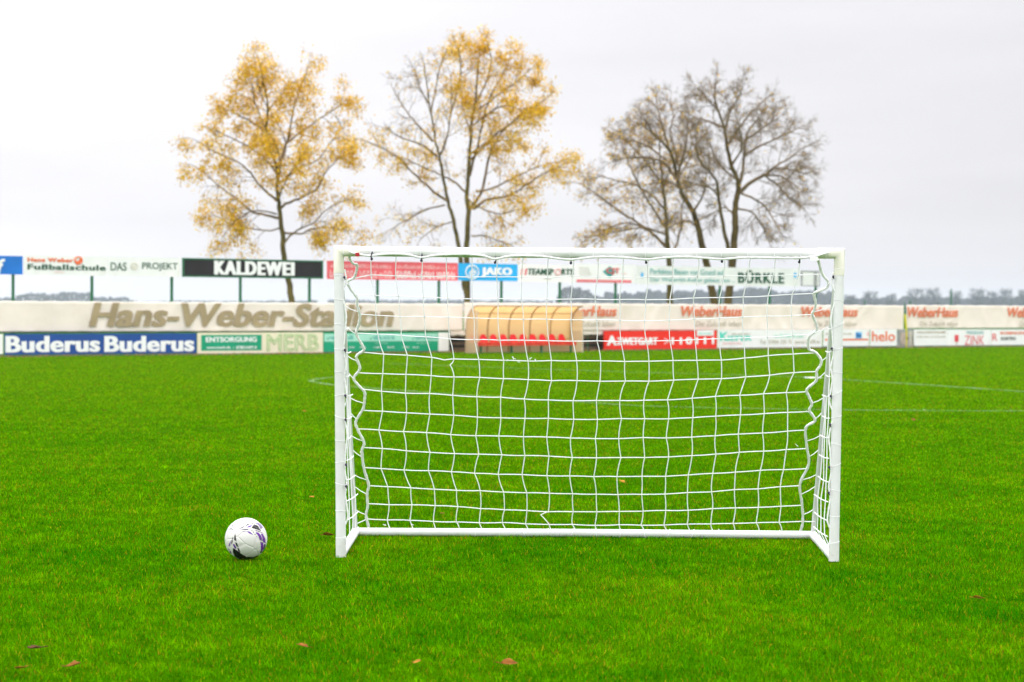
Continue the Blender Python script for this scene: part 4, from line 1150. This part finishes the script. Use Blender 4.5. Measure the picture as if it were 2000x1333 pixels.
def leaves_mesh(name, twigs, per, size, pal, root, seed, keep=None, spread=.10):
    r = np.random.default_rng(seed); A = []
    for Q in twigs:
        for k in range(len(Q) - 1):
            A.append((*Q[k], *Q[k + 1]))
    A = np.array(A); n0 = int(len(A) * per); idx = r.integers(0, len(A), n0); f = r.uniform(0, 1, (n0, 1))
    c = A[idx, :3] * (1 - f) + A[idx, 3:] * f + r.normal(0, spread * .5, (n0, 3)); c[:, 2] -= size * .5
    if keep is not None:
        c = c[r.uniform(0, 1, len(c)) < keep(c)]
    n = len(c); s = size * r.uniform(.6, 1.3, (n, 1))
    a = r.normal(0, 1, (n, 3)); a /= np.linalg.norm(a, axis=1)[:, None]; b = np.cross(a, r.normal(0, 1, (n, 3))); b /= np.linalg.norm(b, axis=1)[:, None]
    a[:, 2] -= .4
    V = np.stack([c - a * s * .6, c + b * s * .42, c + a * s * .6, c - b * s * .42], 1)
    pal = np.array(pal); C = pal[r.integers(0, len(pal), n)] * r.uniform(.7, 1.25, (n, 1))
    V = V.reshape(-1, 3) - np.array(root.location)
    return np_mesh(name, V, np.arange(n * 4).reshape(-1, 4), M['leaf'], np.repeat(C, 4, 0), root)

def build_tree(T, base_px, label, barkm, limbs_trunk, limbs, out, leaf_args, name='bare_tree'):
    p = at_depth(base_px, 600, T.Y); root = empty(name, (p.x, p.y, 0)); tag(root, label, 'tree'); o = -Vector(root.location)
    m = MB()
    for P, R_ in limbs_trunk:
        m.tube([q + o for q in P], R_, 10)
    m.build('trunk', barkm, root, True)
    m = MB()
    for P, R_ in limbs: m.tube([q + o for q in P], R_, 7)
    for Q, R_, lv in T.twigs: m.tube([q + o for q in Q], R_, 4 if lv == 0 else 3, cap=False)
    m.build('branches', M['twig'], root)
    if leaf_args: leaves_mesh('crown', out, root=root, **leaf_args)
    return root
YEL = [(.72, .42, .003), (.80, .51, .008), (.63, .34, .004), (.83, .57, .02), (.56, .31, .008)]

def ground_ext(pix):      # run the trunk on down to the ground behind the banner
    (x1, y1), (x0, y0) = pix[1], pix[0]; k = (628 - y0) / (y0 - y1)
    return [(x0 + (x0 - x1) * k * .6, 628)] + pix

# --- left tree: narrow ochre crown with drooping twigs
T = Tree(80, 21); out = []
tr = T.limb(ground_ext([(571, 596), (563, 546), (555, 498), (551, 449), (547, 408), (542, 368), (541, 323), (529, 287), (521, 242), (523, 194), (514, 141), (506, 96)]), 7.2, 1.2)
lm = [T.limb(p, a, .8, yd) for p, a, yd in [
    ([(542, 344), (553, 287), (563, 254), (569, 222), (579, 173), (594, 135), (600, 112)], 3.2, .5),
    ([(559, 267), (600, 234), (640, 205), (668, 188)], 2.2, .8), ([(548, 400), (563, 388), (588, 378), (620, 360), (634, 331), (655, 303), (676, 290)], 3.2, -.6),
    ([(553, 449), (588, 452), (608, 441), (644, 440), (682, 446)], 2.4, .8), ([(556, 470), (579, 445), (612, 430), (640, 400), (672, 385)], 2.2, -1.2),
    ([(547, 420), (514, 412), (490, 406), (462, 380), (425, 352), (388, 318)], 3.0, .8), ([(541, 412), (500, 404), (468, 420), (440, 450)], 1.8, -1.0),
    ([(541, 385), (510, 356), (490, 327), (462, 303), (421, 285), (385, 262)], 2.8, -.9), ([(527, 250), (490, 222), (460, 205), (452, 196)], 2.0, .6),
    ([(541, 330), (520, 300), (480, 270), (440, 250), (420, 240)], 2.2, 1.5), ([(545, 350), (580, 320), (620, 300), (650, 260), (668, 235)], 2.2, 1.6),
    ([(523, 200), (550, 165), (558, 150)], 1.6, -.6), ([(521, 240), (500, 190), (492, 160), (494, 125)], 1.6, .5), ([(553, 440), (520, 445), (480, 440), (440, 425), (420, 415)], 1.8, 1.6),
    ([(541, 330), (545, 290), (530, 250)], 2.2, -2.2), ([(545, 380), (560, 340), (585, 300)], 2.2, -2.2), ([(541, 320), (560, 270), (540, 220)], 2.0, 2.4), ([(523, 194), (505, 150), (500, 110)], 1.2, -.4)]]
for L_ in lm: T.dress(L_, 10, 1.05, 2, .26, (4, 3), .22, .02, out)
T.dress(tr, 14, .75, 2, .14, (4, 3), .5, .1, out)
build_tree(T, 571, 'ochre yellow autumn tree with one slim trunk behind the black billboard', M['bark'], [tr], lm, out,
           dict(per=5.6, size=.076, pal=YEL, seed=5, spread=.30, keep=lambda c: np.clip(.62 + .55 * lowfreq(c[:, 0] * 1.0 + c[:, 1] * .6, c[:, 2], 14, .55, 3), .06, 1)), 'yellow_autumn_tree')

# --- middle tree: two stems, broad yellow crown, left side half bare
T = Tree(86, 22); out = []
tr = T.limb(ground_ext([(913, 596), (911, 485), (915, 405), (912, 368), (917, 292), (921, 229), (928, 187), (932, 124), (936, 80)]), 7.5, 1.0)
tr2 = T.limb([(911, 575), (905, 544), (896, 481), (886, 426), (875, 384), (865, 330), (858, 292), (850, 258), (842, 208), (837, 174), (829, 110)], 5.5, 1.0, .5)
spec = [([(915, 405), (940, 368), (951, 317), (961, 279), (982, 242), (1016, 208), (1040, 190)], 3.6, .8, 1), ([(924, 401), (953, 382), (987, 376), (1016, 361), (1058, 330), (1095, 313)], 3.0, -.8, 1),
        ([(930, 366), (966, 357), (1008, 334), (1045, 317), (1085, 305)], 2.4, 1.0, 1), ([(919, 288), (953, 263), (982, 237), (1029, 200), (1060, 180)], 2.6, -1.0, 1),
        ([(917, 334), (932, 275), (943, 221), (957, 174), (982, 124), (995, 95)], 3.0, .6, 1), ([(928, 187), (950, 140), (960, 95), (955, 72)], 1.8, -.4, 1),
        ([(932, 200), (970, 170), (1010, 140), (1030, 120)], 2.0, 1.2, 1), ([(842, 208), (850, 160), (860, 110), (868, 85)], 1.8, .3, 1), ([(880, 208), (895, 150), (900, 100), (895, 75)], 1.8, -.8, 1),
        ([(873, 384), (840, 359), (806, 326), (781, 300), (743, 275), (705, 258)], 3.0, .8, 1), ([(909, 366), (882, 342), (848, 326), (806, 305), (770, 290)], 2.4, 1.3, 1),
        ([(854, 294), (827, 271), (785, 256), (756, 237)], 2.4, -.8, 0), ([(846, 263), (823, 237), (802, 212), (785, 187), (770, 160)], 2.2, .8, 0), ([(840, 190), (820, 150), (810, 120)], 1.6, -.5, 0),
        ([(858, 292), (871, 263), (880, 208), (882, 150)], 2.4, -.9, 1), ([(869, 393), (835, 401), (798, 422), (760, 445)], 1.9, .8, 2), ([(921, 456), (953, 458), (995, 474)], 1.8, -.6, 2), ([(886, 426), (850, 440), (820, 465)], 1.5, -1.2, 2),
        ([(920, 300), (950, 270), (980, 260), (1010, 262)], 2.0, 2.0, 1), ([(914, 380), (940, 400), (980, 410), (1020, 400)], 2.0, -1.6, 1), ([(920, 250), (905, 200), (900, 160)], 1.8, 2.2, 1), ([(925, 230), (960, 200), (1000, 190), (1030, 215)], 2.0, -2, 1)]
lm = []
outb = []
for p, a, yd, kind in spec:
    L_ = T.limb(p, a, .8, yd); lm.append(L_)
    T.dress(L_, 10 if kind != 2 else 8, 1.0, 2, .02 if kind == 1 else .08, (4, 3), .22, .12, out if kind == 1 else outb)
T.dress(tr, 12, .9, 2, .0, (4, 3), .45, .25, out); T.dress(tr2, 12, .9, 2, .0, (4, 3), .4, .25, outb)
crx = lambda c: np.clip((c[:, 0] / c[:, 1] * F + 1000 - 780) / 200, .12, 1)
build_tree(T, 913, 'tall two stemmed yellow autumn tree rising behind the light blue billboard', M['bark'], [tr, tr2], lm, out + outb[::3],
           dict(per=6.0, size=.076, pal=YEL, seed=6, spread=.28, keep=lambda c: np.clip(.62 + .5 * lowfreq(c[:, 0] + c[:, 1] * .6, c[:, 2], 15, .5, 3), .05, 1) * np.maximum(crx(c), (c[:, 2] < 9) * .75)), 'yellow_autumn_tree')

# --- right group: three mostly bare crowns
def bare(Y, seed, base, label, trunks, spec, per, len_=1.15, nper=11, leafpal=YEL, keep=None, bark='bark_dark'):
    T = Tree(Y, seed); out = []
    tr = [T.limb(ground_ext(p) if k == 0 else p, a, b, yd) for k, (p, a, b, yd) in enumerate(trunks)]
    lm = [T.limb(p, a, .9, yd) for p, a, yd in spec]
    for L_ in lm: T.dress(L_, nper, len_, 2, .02, (7, 6), .2, .12, out, .02)
    for L_ in tr: T.dress(L_, nper + 3, len_, 2, .0, (7, 6), .45, .2, out, .02)
    return build_tree(T, base, label, M[bark], tr, lm, out, dict(per=per, size=.09, pal=leafpal, seed=seed, spread=.12, keep=keep))
PAL2 = YEL + [(.45, .22, .06), (.62, .38, .10)]
bare(95, 31, 1308, 'spreading half bare tree with scattered pale yellow leaves, leftmost trunk of the right group',
     [([(1308, 596), (1306, 496), (1302, 459), (1300, 404), (1295, 360), (1291, 316), (1288, 260)], 7.5, 1.2, 0)],
     [([(1300, 478), (1276, 452), (1247, 430), (1199, 397), (1166, 371), (1138, 352)], 3.6, .8), ([(1297, 437), (1276, 400), (1254, 364), (1232, 316), (1218, 280)], 3, -1), ([(1307, 490), (1320, 478), (1328, 448), (1333, 397), (1340, 360)], 3, 1),
      ([(1302, 455), (1260, 440), (1220, 445), (1175, 455)], 2.2, -1.2), ([(1300, 404), (1270, 370), (1235, 350), (1195, 340), (1165, 330)], 2.5, 1.3), ([(1295, 360), (1310, 320), (1330, 300)], 2, -1.5), ([(1270, 448), (1230, 430), (1190, 440), (1155, 470)], 1.8, .6),
      ([(1295, 350), (1265, 310), (1235, 275), (1215, 255)], 2, -1.0)],
     .30, 1.25, 8, PAL2, bark='bark')
bare(90, 32, 1394, 'bare tree whose trunk leans to the left, middle of the right group',
     [([(1396, 596), (1379, 507), (1365, 448), (1354, 408), (1335, 375), (1324, 345), (1313, 294), (1298, 268), (1276, 245), (1258, 215)], 9.0, 1.2, 0)],
     [([(1320, 340), (1298, 308), (1269, 297), (1232, 296), (1200, 303)], 4, .8), ([(1324, 345), (1328, 316), (1336, 286), (1342, 250), (1345, 215)], 3.2, -.8), ([(1306, 275), (1295, 235), (1287, 205), (1282, 180)], 2.8, .5),
      ([(1290, 262), (1262, 235), (1240, 222)], 2.2, -1), ([(1335, 375), (1320, 350), (1300, 345), (1270, 350)], 2.4, 1.5), ([(1328, 320), (1310, 250), (1315, 210), (1310, 185)], 2.2, 1.4), ([(1354, 408), (1375, 370), (1380, 330)], 2.6, -1.6),
      ([(1362, 440), (1345, 425), (1325, 430), (1300, 445)], 2, 1.0), ([(1300, 300), (1262, 270), (1235, 262), (1215, 260)], 2.0, 1.6), ([(1330, 330), (1350, 290), (1365, 260)], 2, 2)],
     .05, 1.1, 9, PAL2)
bare(88, 33, 1424, 'tallest bare tree with a forked upright trunk, rightmost of the right group',
     [([(1421, 596), (1431, 507), (1436, 441), (1436, 397), (1442, 364), (1440, 338), (1427, 308), (1420, 272), (1414, 235), (1405, 205), (1396, 172), (1398, 150)], 9.0, 1.2, 0),
      ([(1427, 520), (1423, 481), (1412, 433), (1405, 382), (1400, 349), (1390, 330), (1368, 305), (1360, 275)], 5, 1.2, -.8)],
     [([(1442, 360), (1449, 331), (1453, 294), (1457, 257), (1468, 231), (1495, 205)], 4, .8), ([(1444, 366), (1468, 345), (1493, 331), (1512, 316), (1541, 297), (1570, 275)], 4.6, -.6), ([(1490, 331), (1515, 349), (1537, 375), (1562, 395)], 2.4, .7),
      ([(1446, 368), (1486, 388), (1508, 418), (1524, 448)], 2.4, -1), ([(1414, 235), (1390, 224), (1368, 217), (1352, 215)], 2.6, .8), ([(1416, 240), (1424, 205), (1442, 172), (1450, 155)], 2.6, -.7), ([(1420, 272), (1440, 240), (1470, 200), (1490, 180)], 2.8, 1.2),
      ([(1405, 205), (1385, 180), (1370, 160)], 2, -1), ([(1454, 290), (1490, 270), (1530, 250), (1560, 235)], 2.6, 1.3), ([(1510, 316), (1545, 320), (1575, 330)], 2.2, 1), ([(1438, 400), (1470, 410), (1490, 440), (1500, 465)], 2.2, 1.4),
      ([(1440, 340), (1415, 320), (1395, 290), (1385, 260)], 2.4, 1.8), ([(1457, 260), (1490, 235), (1520, 215)], 2.2, -1.6), ([(1436, 420), (1420, 400), (1400, 405), (1375, 420)], 2.2, 1.5), ([(1430, 310), (1450, 270), (1440, 220)], 2.4, -2.0),
      ([(1493, 331), (1530, 335), (1555, 355)], 2.0, -1.6), ([(1405, 380), (1390, 360), (1370, 350), (1350, 355)], 2.0, -1)],
     .02, 1.1, 10, PAL2)

# ------------------------------------------------------------------ distant woods, each bare tree on the right by itself
def far_tree(cx, ytop, w_px, Y, seed, label, dens=1.0):
    r = np.random.default_rng(seed); top = at_depth(cx, ytop, Y); H = top.z; Wd = w_px * Y / F
    m = MB(); m.tube([(0, 0, 0), (0, 0, H * .5), (0, 0, H * .9)], [.5, .35, .1], 5)
    n = int(260 * dens)
    for k in range(n):
        f = r.uniform(.08, .85); a = r.uniform(0, 6.283); d = Vector((math.cos(a) * .7, math.sin(a) * .7, r.uniform(.5, 1.4))).normalized()
        rad = Wd * .5 * math.sqrt(r.uniform(0, 1)) * (1 - .55 * abs(f - .45))
        p = Vector((math.cos(a) * rad * .7, math.sin(a) * rad * .7, H * f)); L_ = H * r.uniform(.08, .2)
        m.tube([p, p + d * L_ * .5, p + d * L_ + Vector((0, 0, .1))], [.20, .14, .06], 3, cap=False)
    o = m.build('distant_tree', M['hazed_bark']); o.location = (top.x, top.y, 0)
    tag(o, label, 'tree', 'bare trees on the horizon at the right')
FT = [(1660, 574, 34, 'low rounded bare tree on the horizon right next to the goal post'), (1700, 566, 44, 'broad bare tree on the horizon above the banner seam right of the goal'), (1741, 572, 26, 'narrow bare tree on the horizon left of the yellow pole'),
      (1790, 560, 50, 'largest bare tree on the horizon, just right of the yellow pole'), (1822, 558, 40, 'tall bare tree on the horizon left of the slender dark pole'), (1866, 566, 34, 'bare tree on the horizon behind the slender dark pole'),
      (1908, 560, 42, 'dense bare tree on the horizon above the right hand banner'), (1938, 566, 26, 'thin bare tree on the horizon second group from the right edge'), (1966, 561, 40, 'rounded bare tree on the horizon near the right edge'), (2000, 563, 34, 'bare tree on the horizon cut by the right edge')]
for i, (x, y, w_, lab) in enumerate(FT): far_tree(x, y, w_, 1400 + 25 * (i % 3), 100 + i, lab, 1.3)
def woods():
    n_all = []; r = np.random.default_rng(77)
    segs = [(-60, 30, 585, 583, 1750), (30, 70, 580, 572, 1750), (70, 180, 572, 573, 1750), (180, 275, 576, 580, 1750), (275, 620, 590, 588, 1800), (640, 1080, 588, 588, 1800), (1085, 1150, 556, 566, 1150), (1150, 1180, 570, 580, 1300), (1180, 1262, 572, 573, 1600),
            (1262, 1330, 568, 569, 1550), (1330, 1440, 570, 566, 1550), (1440, 1520, 563, 567, 1550), (1520, 1640, 569, 572, 1550), (1640, 2080, 581, 580, 1600)]
    VV, FF = [], []; b0 = 0
    for x0, x1, y0, y1, Y in segs:
        n = int((x1 - x0) * (11 if x1 <= 275 else 24 if y0 < 584 else 10))
        x = r.uniform(x0, x1, n); f = (x - x0) / (x1 - x0); yt = y0 + (y1 - y0) * f
        jag = 7.0 * np.clip(lowfreq(x / 60, x * 0, 5, 1, 5) + .35, 0, 2)
        yt = yt + jag * (1 if y0 < 584 else .3)
        if x1 == 275: yt = yt + (592 - yt) * np.clip(1 - (275 - x) / 45, 0, 1) ** 1.5
        if x0 == 1085: yt = yt + (592 - yt) * np.clip(1 - (x - 1085) / 18, 0, 1) ** 2
        py = yt + (612 - yt) * r.uniform(0, 1, n) ** 1.3
        dep = Y + r.uniform(-50, 50, n)
        X = (x - 1000) / F * dep; Z = 1.222 - (py - (HOR + (x - 1000) * .00419)) / F * dep
        s = r.uniform(.5, 1.7, n) * (1.0 if Y > 1350 else .55); a = r.uniform(0, 6.283, n)
        tri = np.zeros((n, 3, 3))
        for k in range(3):
            th = a + k * 2.094 * r.uniform(.8, 1.2, n)
            tri[:, k, 0] = X + np.cos(th) * s * .8; tri[:, k, 1] = dep + r.uniform(-.4, .4, n); tri[:, k, 2] = np.maximum(.01, Z + np.sin(th) * s * 1.2)
        VV.append(tri.reshape(-1, 3)); FF.append(np.arange(n * 3).reshape(-1, 3) + b0); b0 += n * 3
    tag(np_mesh('distant_woods', np.concatenate(VV), np.concatenate(FF), M['hazed_bark']), 'hazy band of far-off woods along the horizon', 'woods', kind='stuff')
woods()

# ------------------------------------------------------------------ haze
hz = MB(); hz.box(-2000, 2000, -60, 2600, -1, 26)
hm = bpy.data.materials.new('pale_haze'); hm.use_nodes = True; t = hm.node_tree; t.nodes.clear()
o_ = N(t, 'ShaderNodeOutputMaterial'); v = N(t, 'ShaderNodeVolumePrincipled')
v.inputs['Color'].default_value = (.74, .84, 1.0, 1); v.inputs['Density'].default_value = .00015; v.inputs['Anisotropy'].default_value = .2
t.links.new(v.outputs[0], o_.inputs['Volume'])
hm.cycles.homogeneous_volume = True
tag(hz.build('haze', hm), 'pale morning haze over the pitch and the fields', 'haze', kind='stuff')
